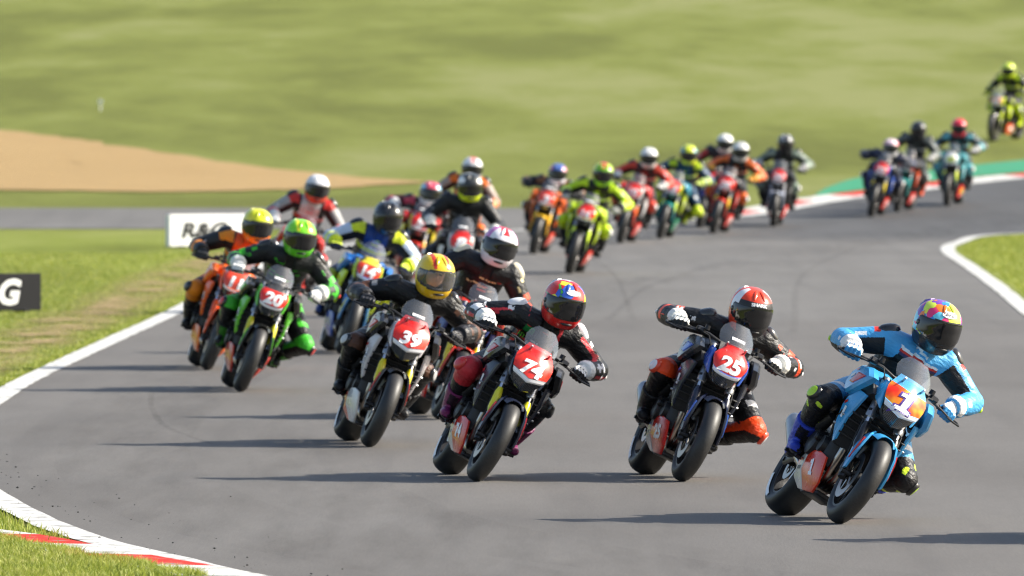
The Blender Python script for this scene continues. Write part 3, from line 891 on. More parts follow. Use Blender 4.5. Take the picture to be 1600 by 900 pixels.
# mudguard
g = G(); rows = []
for i in range(15):
    a = R(18 - 88 * i / 14); row = []
    for j in range(9):
        u = -1 + j / 4.0
        wd = 0.078 if i > 1 else (0.055 if i == 0 else 0.07)
        r = 0.327 - 0.045 * abs(u) ** 3
        row.append((u * wd, r * math.sin(a), 0.30 + r * math.cos(a)))
    rows.append(row)
g.sheet(rows, 0.004)
bl = [(-0.03, 0.622, 0.066), (0.03, 0.585, 0.096), (0.052, 0.52, 0.112), (0.055, 0.40, 0.128), (0.045, 0.325, 0.130), (0.0, 0.315, 0.130), (-0.045, 0.40, 0.126), (-0.10, 0.52, 0.106), (-0.13, 0.585, 0.082)]
for sd in (-1, 1): g.panel(bl, 0.012, 0.006, 0, sd)
_fe = part('mudguard', g.mesh('mudguard', 1, 35), ['fender'])
for sd in (-1, 1):
    g = G(); g.panel([(0.035, 0.545, 0.117), (0.046, 0.49, 0.128), (0.036, 0.39, 0.138), (0.026, 0.385, 0.138), (0.034, 0.485, 0.130), (0.0, 0.55, 0.116)], 0.008, 0.001, 0, sd)
    part('stripe', g.mesh('mudguard_stripe'), ['accent'], _fe)
# yokes, steering stem
g = G(); g.box((0, legp(0.745) - 0.01, 0.745), (0.27, 0.075, 0.04), 0, R(24), 0.5); g.box((0, legp(1.0) - 0.01, 1.0), (0.27, 0.07, 0.028), 0, R(24), 0.5)
g.tube([(0, legp(0.74) - 0.03, 0.74), (0, legp(1.0) - 0.03, 1.0)], 0.03, 12)
part('triple_clamp', g.mesh('triple_clamp'), ['black'])
# handlebar
HB = [(0, -0.365, 1.055), (0.07, -0.365, 1.058), (0.16, -0.375, 1.078), (0.26, -0.415, 1.068), (0.41, -0.47, 1.045)]
g = G(); g.tube([(-x, f, z) for x, f, z in HB[::-1]] + HB[1:], 0.0135, 10)
for sx in (-1, 1): g.box((sx * 0.05, -0.362, 1.03), (0.032, 0.045, 0.07), 0, R(10), 0.4)
_hb = part('handlebar', g.mesh('handlebar'), ['black'])
for sx in (-1, 1):
    g = G(); g.tube([(sx * 0.285, -0.424, 1.064), (sx * 0.29, -0.426, 1.064), (sx * 0.405, -0.468, 1.046), (sx * 0.415, -0.472, 1.044)], [0.019, 0.0165, 0.0165, 0.020], 12)
    part('grip', g.mesh('grip'), ['grip'], _hb)
    g = G(); g.tube([(sx * 0.25, -0.385, 1.062), (sx * 0.30, -0.375, 1.052), (sx * 0.40, -0.405, 1.03), (sx * 0.425, -0.415, 1.026)], [0.008, 0.0075, 0.0065, 0.008], 8)
    part('lever', g.mesh('lever'), ['black'], _hb)
    g = G(); g.tube([(sx * 0.415, -0.47, 1.045), (sx * 0.45, -0.455, 1.04), (sx * 0.455, -0.41, 1.025), (sx * 0.40, -0.365, 1.02), (sx * 0.35, -0.35, 1.025)], [0.011, 0.010, 0.008, 0.007, 0.005], 8)
    part('lever_guard', g.mesh('lever_guard'), ['black'], _hb)
    g = G(); g.box((sx * 0.225, -0.385, 1.085), (0.06, 0.05, 0.045), 0, R(15), 0.4); g.tube([(sx * 0.19, -0.355, 1.10), (sx * 0.19, -0.355, 1.135)], [0.02, 0.018], 10)
    part('control_pod', g.mesh('control_pod'), ['black'], _hb)
# cables
for sx in (-1, 1):
    g = G(); g.tube([(sx * 0.22, -0.37, 1.075), (sx * 0.17, -0.28, 1.06), (sx * 0.13, -0.22, 0.97), (sx * 0.10, -0.25, 0.80)], 0.0055, 6)
    part('brake_hose', g.mesh('brake_hose'), ['grip'], _hb)

# nose: headlight, light bar, number plate
def nose_grid(kind):
    if kind == 0:   # angular
        rowsd = [(0.715, -0.05, 0.055, 0.05, 0.02), (0.745, -0.02, 0.088, 0.06, 0.028), (0.790, 0.0, 0.115, 0.075, 0.036), (0.800, 0.012, 0.122, 0.08, 0.038), (0.822, 0.014, 0.130, 0.085, 0.04),
                 (0.829, 0.004, 0.133, 0.085, 0.04), (0.88, -0.008, 0.143, 0.09, 0.034), (0.935, -0.03, 0.145, 0.09, 0.022), (0.985, -0.062, 0.133, 0.08, 0.010), (1.03, -0.098, 0.112, 0.065, 0.0), (1.075, -0.145, 0.09, 0.05, 0.0)]
        cut = (2, 4, 5, 9)
    else:           # rounded
        rowsd = [(0.72, -0.06, 0.06, 0.05, 0.01), (0.75, -0.03, 0.09, 0.06, 0.015), (0.795, -0.012, 0.110, 0.075, 0.03), (0.805, -0.002, 0.115, 0.08, 0.036), (0.818, 0.0, 0.119, 0.08, 0.04),
                 (0.826, -0.008, 0.122, 0.08, 0.04), (0.88, -0.012, 0.137, 0.085, 0.032), (0.93, -0.026, 0.139, 0.085, 0.016), (0.985, -0.06, 0.118, 0.07, -0.004), (1.025, -0.092, 0.09, 0.055, -0.012), (1.065, -0.135, 0.075, 0.045, -0.01)]
        cut = (2, 4, 5, 9)
    grid = []
    for z, f, w, s, k in rowsd:
        z = 0.905 + (z - 0.905) * (1.06 if kind == 0 else 1.0); w *= 0.97 if kind == 0 else 0.92; s *= 0.72 if kind == 0 else 0.6; f += 0.012
        row = []
        for j in range(13):
            u = -1 + j / 6.0
            if kind == 0:
                row.append((w * u, f - s * (abs(u) ** 1.6), z + k * abs(u)))
            else:
                row.append((w * math.sin(u * 1.45) / math.sin(1.45), f - s * (abs(u) ** 2.2), z + k * u * u))
        grid.append(row)
    return grid, cut
NOSE = {}
for kind in (0, 1):
    gr, cut = nose_grid(kind)
    def slot(i, j):
        return 0 if i < cut[0] else 1 if i < cut[1] else 2 if i < cut[2] else 3 if i < cut[3] - 1 else 4
    g = G(); g.sheet(gr, 0.012, slot)
    me = g.mesh('nose_fairing_%d' % kind, 5, 30)
    NOSE[kind] = (me, bvh_of(me))
g = G()                            # housing behind the plate
g.loft([[(x * s, f, z) for x, z in ((0.05, 0.73), (0.10, 0.77), (0.125, 0.89), (0.11, 0.97), (0.06, 1.01), (-0.06, 1.01), (-0.11, 0.97), (-0.125, 0.89), (-0.10, 0.77), (-0.05, 0.73))] for s, f in ((0.9, -0.085), (0.95, -0.12), (0.55, -0.24))])
HOUSING = g.mesh('headlight_housing')
CHEEK = []
for sd in (-1, 1):
    g = G(); g.panel([(-0.07, 0.78, 0.118), (-0.085, 0.90, 0.138), (-0.105, 0.98, 0.128), (-0.20, 1.0, 0.14), (-0.25, 0.92, 0.15), (-0.20, 0.84, 0.14)], 0.01, 0.008, 0, sd)
    CHEEK.append(g.mesh('cheek'))
g = G(); rows = []
for z, f, w, s in ((1.055, -0.062, 0.118, 0.075), (1.085, -0.088, 0.125, 0.085), (1.14, -0.145, 0.125, 0.09), (1.195, -0.205, 0.105, 0.07), (1.24, -0.25, 0.066, 0.03)):
    rows.append([(w * (-1 + j / 5.0), f - s * abs(-1 + j / 5.0) ** 2, z) for j in range(11)])
g.sheet(rows, 0.004)
SCREEN = g.mesh('windscreen', 1, 30)
SCREEN_BVH = bvh_of(SCREEN)
STICKER = decal_mesh('screen_label', outline_shape([(-1.5, -.5), (1.5, -.5), (1.5, .5), (-1.5, .5)]), SCREEN_BVH, (0.0, -0.10, sq(1.13)), (0, 0.75, 0.65), (0, 0, 1), 0.032, 0.004)
SCREWS = []
for x, f, z in ((-0.07, -0.078, 1.055), (0.07, -0.078, 1.055)):
    g = G(); g.tube([(x, f - 0.03, z - 0.02), (x, f + 0.012, z + 0.01)], [0.009, 0.006], 8); SCREWS.append(g.mesh('screen_screw'))

# tank, shrouds
def sup(w, z0, z1, f, n=20, e=2.6):
    cz, hz = (z0 + z1) / 2, (z1 - z0) / 2
    return [(w * math.copysign(abs(math.cos(t)) ** (2 / e), math.cos(t)), f, cz + hz * math.copysign(abs(math.sin(t)) ** (2 / e), math.sin(t))) for t in [2 * math.pi * k / n for k in range(n)]]
g = G(); g.loft([sup(0.09, 0.88, 0.97, -0.34), sup(0.15, 0.84, 1.03, -0.38), sup(0.195, 0.81, 1.07, -0.46), sup(0.202, 0.80, 1.07, -0.56), sup(0.175, 0.80, 1.02, -0.67), sup(0.12, 0.79, 0.93, -0.77), sup(0.09, 0.79, 0.87, -0.83)])
part('fuel_tank', g.mesh('fuel_tank', 1, 50), ['body'])
for sd in (-1, 1):
    g = G(); g.panel([(-0.17, 0.955, 0.19), (-0.28, 1.025, 0.195), (-0.46, 1.035, 0.205), (-0.60, 0.97, 0.21), (-0.62, 0.88, 0.21), (-0.50, 0.80, 0.22), (-0.40, 0.79, 0.23), (-0.27, 0.85, 0.225)], 0.03, 0.018, 0, sd)
    _sh = part('tank_shroud', g.mesh('tank_shroud', 1, 30), ['body'])
    g = G(); g.panel([(-0.25, 0.945, 0.22), (-0.39, 0.96, 0.232), (-0.44, 0.875, 0.242), (-0.34, 0.865, 0.242)], 0.012, 0.004, 0, sd); part('shroud_flash', g.mesh('shroud_flash', 1, 30), ['accent'], _sh)
    g = G(); g.panel([(-0.235, 0.83, 0.165), (-0.30, 0.845, 0.195), (-0.40, 0.79, 0.21), (-0.47, 0.72, 0.20), (-0.43, 0.55, 0.185), (-0.385, 0.46, 0.165), (-0.36, 0.47, 0.165), (-0.31, 0.62, 0.18)], 0.012, 0.01, 0, sd)
    part('radiator_shroud', g.mesh('radiator_shroud', 1, 30), ['body2'])
    g = G(); g.panel([(-0.19, 0.86, 0.15), (-0.25, 0.93, 0.165), (-0.38, 0.86, 0.19), (-0.30, 0.80, 0.18)], 0.05, 0.0, 0, sd); part('air_intake', g.mesh('air_intake'), ['plastic'])
# radiator, engine, frame
g = G(); g.box((0, -0.345, 0.60), (0.34, 0.035, 0.30), 0, R(-14), 0.3)
for k in range(9): g.box((0, -0.326 + 0.25 * (k / 8 - .5) * .3, 0.48 + 0.03 * k), (0.31, 0.006, 0.004), 0, R(-14), 0.1)
part('radiator', g.mesh('radiator'), ['radiator'])
g = G(); g.box((0, -0.66, 0.43), (0.30, 0.42, 0.24), 0, R(-6), 0.25); g.box((0, -0.52, 0.66), (0.33, 0.24, 0.26), 0, R(-24), 0.2); g.box((0, -0.46, 0.79), (0.33, 0.22, 0.06), 0, R(-24), 0.3)
for k in range(4):
    g.box((0, -0.40 + 0.02 * k, 0.56 + 0.05 * k), (0.345, 0.16, 0.008), 0, R(-24), 0.2)
for sx in (-1, 1):
    g.tube([(sx * 0.14, -0.70, 0.43), (sx * 0.195, -0.70, 0.43), (sx * 0.205, -0.70, 0.43)], [0.095, 0.09, 0.07], 20)
    g.tube([(sx * 0.14, -0.54, 0.43), (sx * 0.18, -0.54, 0.43)], [0.06, 0.055], 16)
part('engine', g.mesh('engine'), ['engine'])
g = G()
for sx in (-1, 1):
    g.tube([(sx * 0.06, -0.36, 0.88), (sx * 0.15, -0.48, 0.83), (sx * 0.175, -0.68, 0.72), (sx * 0.16, -0.86, 0.56), (sx * 0.14, -0.90, 0.42)], [(0.05, 0.02), (0.055, 0.022), (0.05, 0.022), (0.05, 0.02), (0.045, 0.02)], 10)
    g.tube([(sx * 0.12, -0.84, 0.68), (sx * 0.10, -1.05, 0.80), (sx * 0.07, -1.28, 0.88)], [0.018, 0.016, 0.014], 8)
part('frame', g.mesh('frame'), ['black'])
# exhaust
g = G()
for k, x in enumerate((-0.105, -0.035, 0.035, 0.105)):
    g.tube([(x, -0.42, 0.62), (x, -0.375, 0.56), (x * 0.95, -0.385, 0.42), (x * 0.8, -0.45, 0.28), (x * 0.5, -0.60, 0.22), (x * .2, -0.75, 0.22)], 0.021, 10)
g.tube([(0, -0.7, 0.22), (0, -0.85, 0.23), (-0.10, -0.98, 0.28), (-0.19, -1.08, 0.36)], [0.05, 0.05, 0.034, 0.032], 12)
_eh = part('exhaust_header', g.mesh('exhaust_header'), ['titan'])
g = G(); a, b = Vector((-0.19, -1.06, 0.36)), Vector((-0.225, -1.42, 0.56))
g.tube([a, a.lerp(b, .08), a.lerp(b, .2), a.lerp(b, .9), a.lerp(b, .97), b], [0.032, 0.045, (0.062, 0.052), (0.062, 0.052), (0.055, 0.046), (0.035, 0.03)], 18)
part('silencer', g.mesh('silencer'), ['alloy'])
# belly pan
BELLY_BVH = {}
for sd in (-1, 1):
    g = G(); g.panel([(-0.40, 0.36, 0.15), (-0.52, 0.385, 0.175), (-0.70, 0.37, 0.185), (-0.74, 0.25, 0.165), (-0.72, 0.14, 0.10), (-0.52, 0.135, 0.09), (-0.42, 0.20, 0.11)], 0.012, 0.01, 0, sd)
    _bp = part('belly_pan', g.mesh('belly_pan', 1, 30), ['belly'])
    BELLY_BVH[sd] = (_bp, bvh_of(BIKE[-1][1]))
    g = G(); g.panel([(-0.705, 0.37, 0.1845), (-0.80, 0.345, 0.18), (-0.90, 0.30, 0.165), (-0.91, 0.20, 0.14), (-0.84, 0.145, 0.10), (-0.725, 0.14, 0.10), (-0.745, 0.25, 0.164)], 0.012, 0.008, 0, sd)
    part('belly_side', g.mesh('belly_side', 1, 30), ['belly2'])
g = G(); g.box((0, -0.66, 0.15), (0.17, 0.40, 0.03), 0, R(0), 0.5); part('sump_guard', g.mesh('sump_guard'), ['black'])
# seat, tail, swingarm, pegs, chain, hugger
g = G(); g.loft([sup(0.10, 0.77, 0.83, -0.76), sup(0.14, 0.76, 0.845, -0.86), sup(0.155, 0.76, 0.85, -1.0), sup(0.13, 0.78, 0.87, -1.12)]); part('seat', g.mesh('seat'), ['plastic'])
g = G(); g.loft([sup(0.13, 0.78, 0.875, -1.10), sup(0.12, 0.80, 0.94, -1.17), sup(0.085, 0.86, 0.965, -1.30), sup(0.03, 0.925, 0.97, -1.42)]); part('tail', g.mesh('tail'), ['body'])
g = G()
for sx in (-1, 1):
    g.tube([(sx * 0.12, -0.88, 0.43), (sx * 0.14, -1.05, 0.40), (sx * 0.13, -1.30, 0.345), (sx * 0.125, -1.45, 0.317)], [(0.05, 0.022), (0.055, 0.02), (0.04, 0.018), (0.035, 0.016)], 10)
g.tube([(-0.12, -0.98, 0.42), (0.12, -0.98, 0.42)], 0.045, 10); g.tube([(-0.15, -1.43, 0.317), (0.15, -1.43, 0.317)], 0.016, 10)
part('swingarm', g.mesh('swingarm'), ['black'])
g = G(); rows = []
for i in range(8):
    a = R(35 - 70 * i / 7)
    rows.append([(u * 0.105, -1.43 + (0.337 - 0.04 * abs(u) ** 3) * math.sin(a), 0.317 + (0.337 - 0.04 * abs(u) ** 3) * math.cos(a)) for u in [-1 + k / 3 for k in range(7)]])
g.sheet(rows, 0.004); part('rear_hugger', g.mesh('rear_hugger'), ['plastic'])
g = G(); g.tube([(0.105, -0.90, 0.475), (0.105, -1.43, 0.402)], 0.008, 6); g.tube([(0.105, -0.90, 0.395), (0.105, -1.43, 0.232)], 0.008, 6); part('chain', g.mesh('chain'), ['alloy'])
for sx in (-1, 1):
    g = G(); g.tube([(sx * 0.19, -0.885, 0.315), (sx * 0.30, -0.875, 0.315)], [0.013, 0.012], 8)
    g.tube([(sx * 0.17, -0.88, 0.50), (sx * 0.19, -0.90, 0.40), (sx * 0.19, -0.885, 0.31)], [(0.03, 0.008), (0.028, 0.008), (0.02, 0.008)], 8)
    g.tube([(sx * 0.21, -0.90, 0.33), (sx * 0.215, -0.75, 0.30), (sx * 0.26, -0.72, 0.30)], 0.007, 6)
    part('footpeg', g.mesh('footpeg'), ['black'])
for sx in (-1, 1):                 # crash bobbin
    g = G(); g.tube([(sx * 0.19, -0.60, 0.46), (sx * 0.235, -0.60, 0.46), (sx * 0.245, -0.60, 0.46)], [0.022, 0.026, 0.018], 12); part('crash_bobbin', g.mesh('crash_bobbin'), ['black'])

# stickers, hoses, bolts
def sticker_mesh(bv, o, n, w, h, roll=0.0):
    return decal_mesh('sticker', outline_shape([(-w / h / 2, -.5), (w / h / 2, -.5), (w / h / 2, .5), (-w / h / 2, .5)]), bv, o, n, (0, 0, 1), h, 0.003, 1.0, roll)
SMALL = []
for _sd in (-1, 1):
    for nm_, o_, w_, h_, col_, rl_ in (('tank_shroud', (-0.50, 0.935), 0.075, 0.024, 'e8e8e8', 0.2), ('tank_shroud', (-0.47, 0.985), 0.05, 0.014, 'accent', 0.1), ('radiator_shroud', (-0.375, 0.66), 0.03, 0.075, 'e8e8e8', -0.15), ('radiator_shroud', (-0.40, 0.735), 0.05, 0.018, 'accent', 0.3),
                                      ('belly_side', (-0.82, 0.26), 0.07, 0.022, '2a2a2c', 0.1), ('belly_side', (-0.80, 0.31), 0.06, 0.014, 'accent', 0.1)):
        me_ = [m for n, m, r, p, a in BIKE if n == nm_][0 if _sd < 0 else 1]
        SMALL.append((sticker_mesh(bvh_of(me_), (_sd * 0.2, o_[0], sq(o_[1])), (_sd, 0.12, 0), w_, h_, rl_ * -_sd), col_, [i for i, q in enumerate(BIKE) if q[0] == nm_][0 if _sd < 0 else 1]))
for sx in (-1, 1):
    g = G(); g.tube([(sx * 0.06, -0.25, 0.80), (sx * 0.135, -0.20, 0.70), (sx * 0.14, -0.13, 0.55), (sx * 0.125, -0.12, 0.42)], 0.005, 6); part('brake_line', g.mesh('brake_line'), ['grip'])
    g = G(); g.tube([(sx * 0.15, -0.34, 0.70), (sx * 0.20, -0.40, 0.66), (sx * 0.18, -0.50, 0.58), (sx * 0.15, -0.55, 0.50)], 0.017, 8); part('coolant_hose', g.mesh('coolant_hose'), ['grip'])
    for bf, bz, bx in ((-0.25, 0.965, 0.19), (-0.56, 0.90, 0.212), (-0.40, 0.83, 0.224), (-0.345, 0.64, 0.198), (-0.42, 0.57, 0.20)):
        g = G(); g.tube([(sx * (bx - 0.02), bf, bz), (sx * (bx + 0.003), bf, bz), (sx * (bx + 0.006), bf, bz)], [0.009, 0.009, 0.006], 8); part('bolt', g.mesh('bolt'), ['alloy'])
    g = G(); g.tube([(sx * 0.19, -0.62, 0.62), (sx * 0.205, -0.70, 0.55), (sx * 0.20, -0.82, 0.50)], [0.03, 0.045, 0.03], 12); part('engine_cover', g.mesh('engine_cover'), ['engine'])
g = G(); g.box((0, -0.30, 1.03), (0.15, 0.012, 0.085), 0, R(35), 0.3); part('dashboard', g.mesh('dashboard'), ['plastic'])
SQ[0] = False
NUMBERS = {}
def number_mesh(txt, kind):
    k = (txt, kind)
    if k not in NUMBERS:
        sh = text_shape(txt, 0.045, 0.12) if txt != '1' else slab_one()
        NUMBERS[k] = (decal_mesh('plate_number', sh, NOSE[kind][1], (0.0, 0.0, sq(0.905)), (0, 0.86, 0.5), (0, 0, 1), 0.135 if len(txt) == 1 else 0.112, 0.006, 1.3 if len(txt) == 1 else 1.12),
                      decal_mesh('belly_number', sh, BELLY_BVH[-1][1], (-0.17, -0.57, 0.275), (-1, 0.05, -0.1), (0, 0, 1), 0.10, 0.004, 1.15),
                      decal_mesh('belly_number', sh, BELLY_BVH[1][1], (0.17, -0.57, 0.275), (1, 0.05, -0.1), (0, 0, 1), 0.10, 0.004, 1.15))
    return NUMBERS[k]

FIXED = dict(rubber=rubber(), disc=DISC, gold=GOLD, white=decal('e8e8e8'), chrome=CHROME, black=BLACK_METAL, grip=GRIP, plastic=BLACK_PLASTIC, radiator=RADI,
             engine=ENGINE, titan=TITAN, alloy=ALLOY)
def build_bike(cfg, mtx):
    root = bpy.data.objects.new('motorcycle', None)
    COL.objects.link(root)
    root.empty_display_size = 0.2
    root.matrix_world = mtx
    role = dict(FIXED)
    P = lambda k, d: paint(cfg.get(k, d))
    role['body'] = P('body', '1a1a1c'); role['body2'] = P('body2', cfg.get('body', '1a1a1c')); role['accent'] = P('accent', cfg.get('body', '1a1a1c'))
    role['fender'] = P('fender', '17171a'); role['guard'] = P('guard', cfg.get('fender', '17171a')); role['belly'] = P('belly', 'd8281c'); role['belly2'] = P('belly2', 'c9c6c0')
    role['rim'] = paint(cfg['rim']) if 'rim' in cfg else BLACK_METAL
    role['fork_outer'] = GOLD if cfg.get('goldfork') else ALLOY
    made = []
    for name, me, roles, par, at in BIKE:
        p = made[par] if par is not None else root
        made.append(put(name, me, [role[r] for r in roles], p, Matrix.Translation((at[0], -at[1], at[2])) if at else None))
    for me_, col_, pi in SMALL: put('sticker', me_, [role['accent'] if col_ == 'accent' else decal(col_)], made[pi])
    kind = cfg.get('nose', 0)
    plate = plate_flames() if cfg.get('plate') == 'flame' else P('plate', 'e62a18')
    nf = put('nose_fairing', NOSE[kind][0], [headlight(), decal(cfg.get('bar', 'f0f0f4')), P('lip', cfg.get('body', '1a1a1c')), plate, P('top', cfg.get('plate_top', 'd8201a'))], root)
    put('headlight_housing', HOUSING, [BLACK_PLASTIC], root)
    for q in CHEEK: put('cheek', q, [role['body2'] if not cfg.get('cheek') else P('cheek', '1a1a1c')], root)
    put('windscreen', SCREEN, [GLASS], root)
    for q in SCREWS: put('screen_screw', q, [ALLOY], root)
    nm = number_mesh(cfg.get('num', '7'), kind)
    put('number', nm[0], [decal(cfg.get('numcol', 'f4f4f4'))], nf)
    if cfg.get('num') == '1':
        put('number_outline', decal_mesh('number_outline', slab_one(0.07), NOSE[kind][1], (0.0, 0.0, sq(0.905)), (0, 0.86, 0.5), (0, 0, 1), 0.135, 0.0035, 1.3), [decal('4a2a8a')], nf)
    if cfg.get('sticker'): put('screen_label', STICKER, [decal('f2f2f2')], nf)
    if cfg.get('bellynum', True):
        for q, sd in ((1, -1), (2, 1)): put('number', nm[q], [decal(cfg.get('numcol', 'f4f4f4'))], made[BELLY_BVH[sd][0]])
    tag(root, cfg['label'], 'motorcycle', 'motorcycles in the race')
    return root
# ------------------------------------------------------------------ riders, posed in the motorcycle's own space
V = lambda *a: Vector(a)
def ik(a, c, l1, l2, pole):
    a, c, pole = Vector(a), Vector(c), Vector(pole)
    d = c - a; L = min(d.length, (l1 + l2) * 0.998); d.normalize()
    x = (l1 * l1 - l2 * l2 + L * L) / (2 * L); h = math.sqrt(max(0, l1 * l1 - x * x))
    p = (pole - d * pole.dot(d)).normalized()
    return a + d * x + p * h
GRIPC = lambda s: V(s * 0.352, -0.448, 0.997)
def make_pose(name, pelvis, shR, shL, head, kneeR, kneeL, ankR=(-0.235, -0.955, 0.40), ankL=(0.235, -0.955, 0.40), headrot=(18, 8, 12), elb=(-0.35, 0.35), back=(1.5, 0.6)):
    p = dict(name=name, pelvis=V(*pelvis), sh=[V(*shR), V(*shL)], head=V(*head), knee=[V(*kneeR), V(*kneeL)], ank=[V(*ankR), V(*ankL)], rot=headrot)
    p['hip'] = [p['pelvis'] + V(-0.10, 0.0, -0.02), p['pelvis'] + V(0.10, 0.0, -0.02)]
    p['wrist'], p['elbow'] = [], []
    for i, s in enumerate((-1, 1)):
        g = GRIPC(s)
        rough = ik(p['sh'][i], g, 0.30, 0.35, V(s * 0.85, -back[i], elb[i]))
        w = g + (rough - g).normalized() * 0.075 + V(0, -0.012, 0.028)
        p['wrist'].append(w)
        p['elbow'].append(ik(p['sh'][i], w, 0.30, 0.28, V(s * 0.85, -back[i], elb[i])))
    return p
def nearest(P, a, b):
    a, b = np.array(a), np.array(b); d = b - a
    t = np.clip(((P - a) @ d) / (d @ d), 0, 1)
    return np.linalg.norm(P - (a + t[:, None] * d), axis=1), t
def build_pose(p, vox=0.007):
    g = G()
    nb = (p['sh'][0] + p['sh'][1]) / 2 + V(0, 0.02, 0.045)
    pel = p['pelvis']; ax = (nb - pel)
    lat = (p['sh'][1] - p['sh'][0]).normalized()
    ctrl = [(-0.16, 0.11, 0.10), (-0.06, 0.165, 0.135), (0.06, 0.178, 0.145), (0.28, 0.165, 0.132), (0.5, 0.178, 0.140), (0.72, 0.192, 0.140), (0.86, 0.178, 0.122), (0.96, 0.12, 0.10), (1.03, 0.078, 0.08)]
    rings = []
    for t, w, d in ctrl:
        c = pel + ax * t + V(0, -0.05 * math.sin(math.pi * max(0, min(1, t))), 0)
        L = V(1, 0, 0).lerp(lat, max(0, min(1, t * 1.3))).normalized()
        D = L.cross(ax.normalized()).normalized()
        rings.append([c + L * (w * math.cos(a)) + D * (d * math.sin(a)) for a in [2 * math.pi * k / 24 for k in range(24)]])
    g.loft(rings)
    bones = [('torso', pel, nb, 0.16, 0.15)]
    # neck and head
    hd = p['head']
    g.tube([nb - V(0, 0, 0.05), nb.lerp(hd, 0.5), hd], [0.075, 0.062, 0.06], 14)
    g.ball(hd + V(0, 0.0, 0.0), (0.074, 0.09, 0.105), 18); g.ball(hd + V(0.0, 0.092, -0.012), (0.014, 0.02, 0.024), 8)
    bones.append(('head', nb + V(0, 0, 0.03), hd, 0.06, 0.11))
    # back protector hump
    D = lat.cross(ax.normalized()).normalized()
    back = D if D.y < 0 else -D
    hump = pel + ax * 0.84 + back * 0.10
    g.tube([pel + ax * 0.55 + back * 0.07, hump, hump + V(0, 0.05, 0.07)], [(0.06, 0.05), (0.075, 0.06), (0.05, 0.04)], 12)
    for i, s in enumerate((-1, 1)):
        sh, el, wr, hp, kn, an = p['sh'][i], p['elbow'][i], p['wrist'][i], p['hip'][i], p['knee'][i], p['ank'][i]
        g.tube([nb - V(0, 0.0, 0.07) + V(s * 0.03, 0, 0), sh + V(0, 0, -0.005)], [0.098, 0.092], 14)
        g.ball(sh, (0.096, 0.096, 0.094), 14)
        g.tube([sh, sh.lerp(el, 0.35), sh.lerp(el, 0.75), el], [0.090, 0.088, 0.078, 0.074], 14)
        g.ball(el, 0.076, 12)
        g.tube([el, el.lerp(wr, 0.3), el.lerp(wr, 0.7), wr], [0.074, 0.077, 0.065, 0.055], 14)
        g.tube([hp, hp.lerp(kn, 0.3), hp.lerp(kn, 0.7), kn], [0.122, 0.114, 0.094, 0.086], 16)
        g.ball(kn, (0.09, 0.094, 0.09), 14); g.ball(hp, 0.115, 14)
        g.tube([kn, kn.lerp(an, 0.3), kn.lerp(an, 0.7), an], [0.084, 0.08, 0.063, 0.056], 14)
        sd = 'RL'[i]
        bones += [('uarm' + sd, sh, el, 0.09, 0.074), ('farm' + sd, el, wr, 0.074, 0.055), ('thigh' + sd, hp, kn, 0.118, 0.086), ('shin' + sd, kn, an, 0.082, 0.056)]
    me = voxel(g, 'body_' + p['name'], vox, 7, 8)
    n = len(me.polygons)
    cen = np.empty(n * 3); me.polygons.foreach_get('center', cen); cen = cen.reshape(-1, 3) * [1, -1, 1]
    nor = np.empty(n * 3); me.polygons.foreach_get('normal', nor); nor = nor.reshape(-1, 3) * [1, -1, 1]
    best = np.full(n, 9.0); bi = np.zeros(n, int); bt = np.zeros(n)
    for k, (nm, a, b, r0, r1) in enumerate(bones):
        d, t = nearest(cen, a, b); d = d - (r0 + (r1 - r0) * t)
        if nm.startswith('thigh'): d = d + 0.02
        q = d < best
        best[q] = d[q]; bi[q] = k; bt[q] = t[q]
    names = np.array([b[0] for b in bones])
    fwd = (V(0, 1, 0) - ax.normalized() * ax.normalized().y).normalized()
    rel = cen - np.array(pel)
    S = dict(bone=names[bi], t=bt, p=cen, n=nor, lat=rel @ np.array(lat), front=nor @ np.array(fwd), ts=rel @ np.array(ax) / ax.length_squared, pose=p, head=np.array(hd))
    p['body'], p['S'] = me, S
    # gloves: four fingers curled over the bar, thumb beneath
    p['glove'] = []
    for i, s in enumerate((-1, 1)):
        gc = GRIPC(s); bar = (V(s * 0.41, -0.47, 0.987) - V(s * 0.29, -0.426, 1.004)).normalized()
        wr = p['wrist'][i]; el = p['elbow'][i]
        fw = (V(0, 1, 0) - bar * bar.y).normalized(); up = bar.cross(fw) if bar.cross(fw).z > 0 else fw.cross(bar)
        g = G()
        kn0 = gc + up * 0.036 + fw * 0.004
        g.tube([wr + (el - wr).normalized() * 0.085, wr + (el - wr).normalized() * 0.03, wr], [0.076, 0.072, 0.06], 14)
        rings = []
        for q in range(5):
            t = q / 4; c = wr.lerp(kn0, t)
            w_, h_ = 0.044 + 0.012 * t, 0.036 - 0.009 * t
            rings.append([c + bar * (w_ * math.cos(a)) + (up * 0.8 - fw * 0.3 + fw * t * .2).normalized() * (h_ * math.sin(a)) for a in [2 * math.pi * k / 14 for k in range(14)]])
        g.loft(rings)
        for k in range(4):
            off = bar * (0.042 - 0.028 * k); ln = (0.9, 1.0, 1.04, 0.96)[k]
            a = gc + off + up * 0.033 + fw * 0.006
            b = gc + off + up * 0.022 * ln + fw * 0.036 * ln
            c = gc + off - up * 0.010 * ln + fw * 0.037 * ln
            d = gc + off - up * 0.031 * ln + fw * 0.014
            g.tube([a, b, c, d, d - fw * 0.02], [0.0150, 0.0148, 0.0135, 0.0125, 0.010], 8)
        th = gc - bar * 0.046
        g.tube([wr.lerp(kn0, .45) - bar * 0.03, th - fw * 0.018 + up * 0.006, th + fw * 0.006 - up * 0.026, th + fw * 0.030 - up * 0.026 + bar * 0.014], [0.017, 0.0145, 0.012, 0.009], 8)
        me = voxel(g, 'glove', 0.0045, 2, 3)
        kc = np.array(gc + up * 0.034 + fw * 0.016)
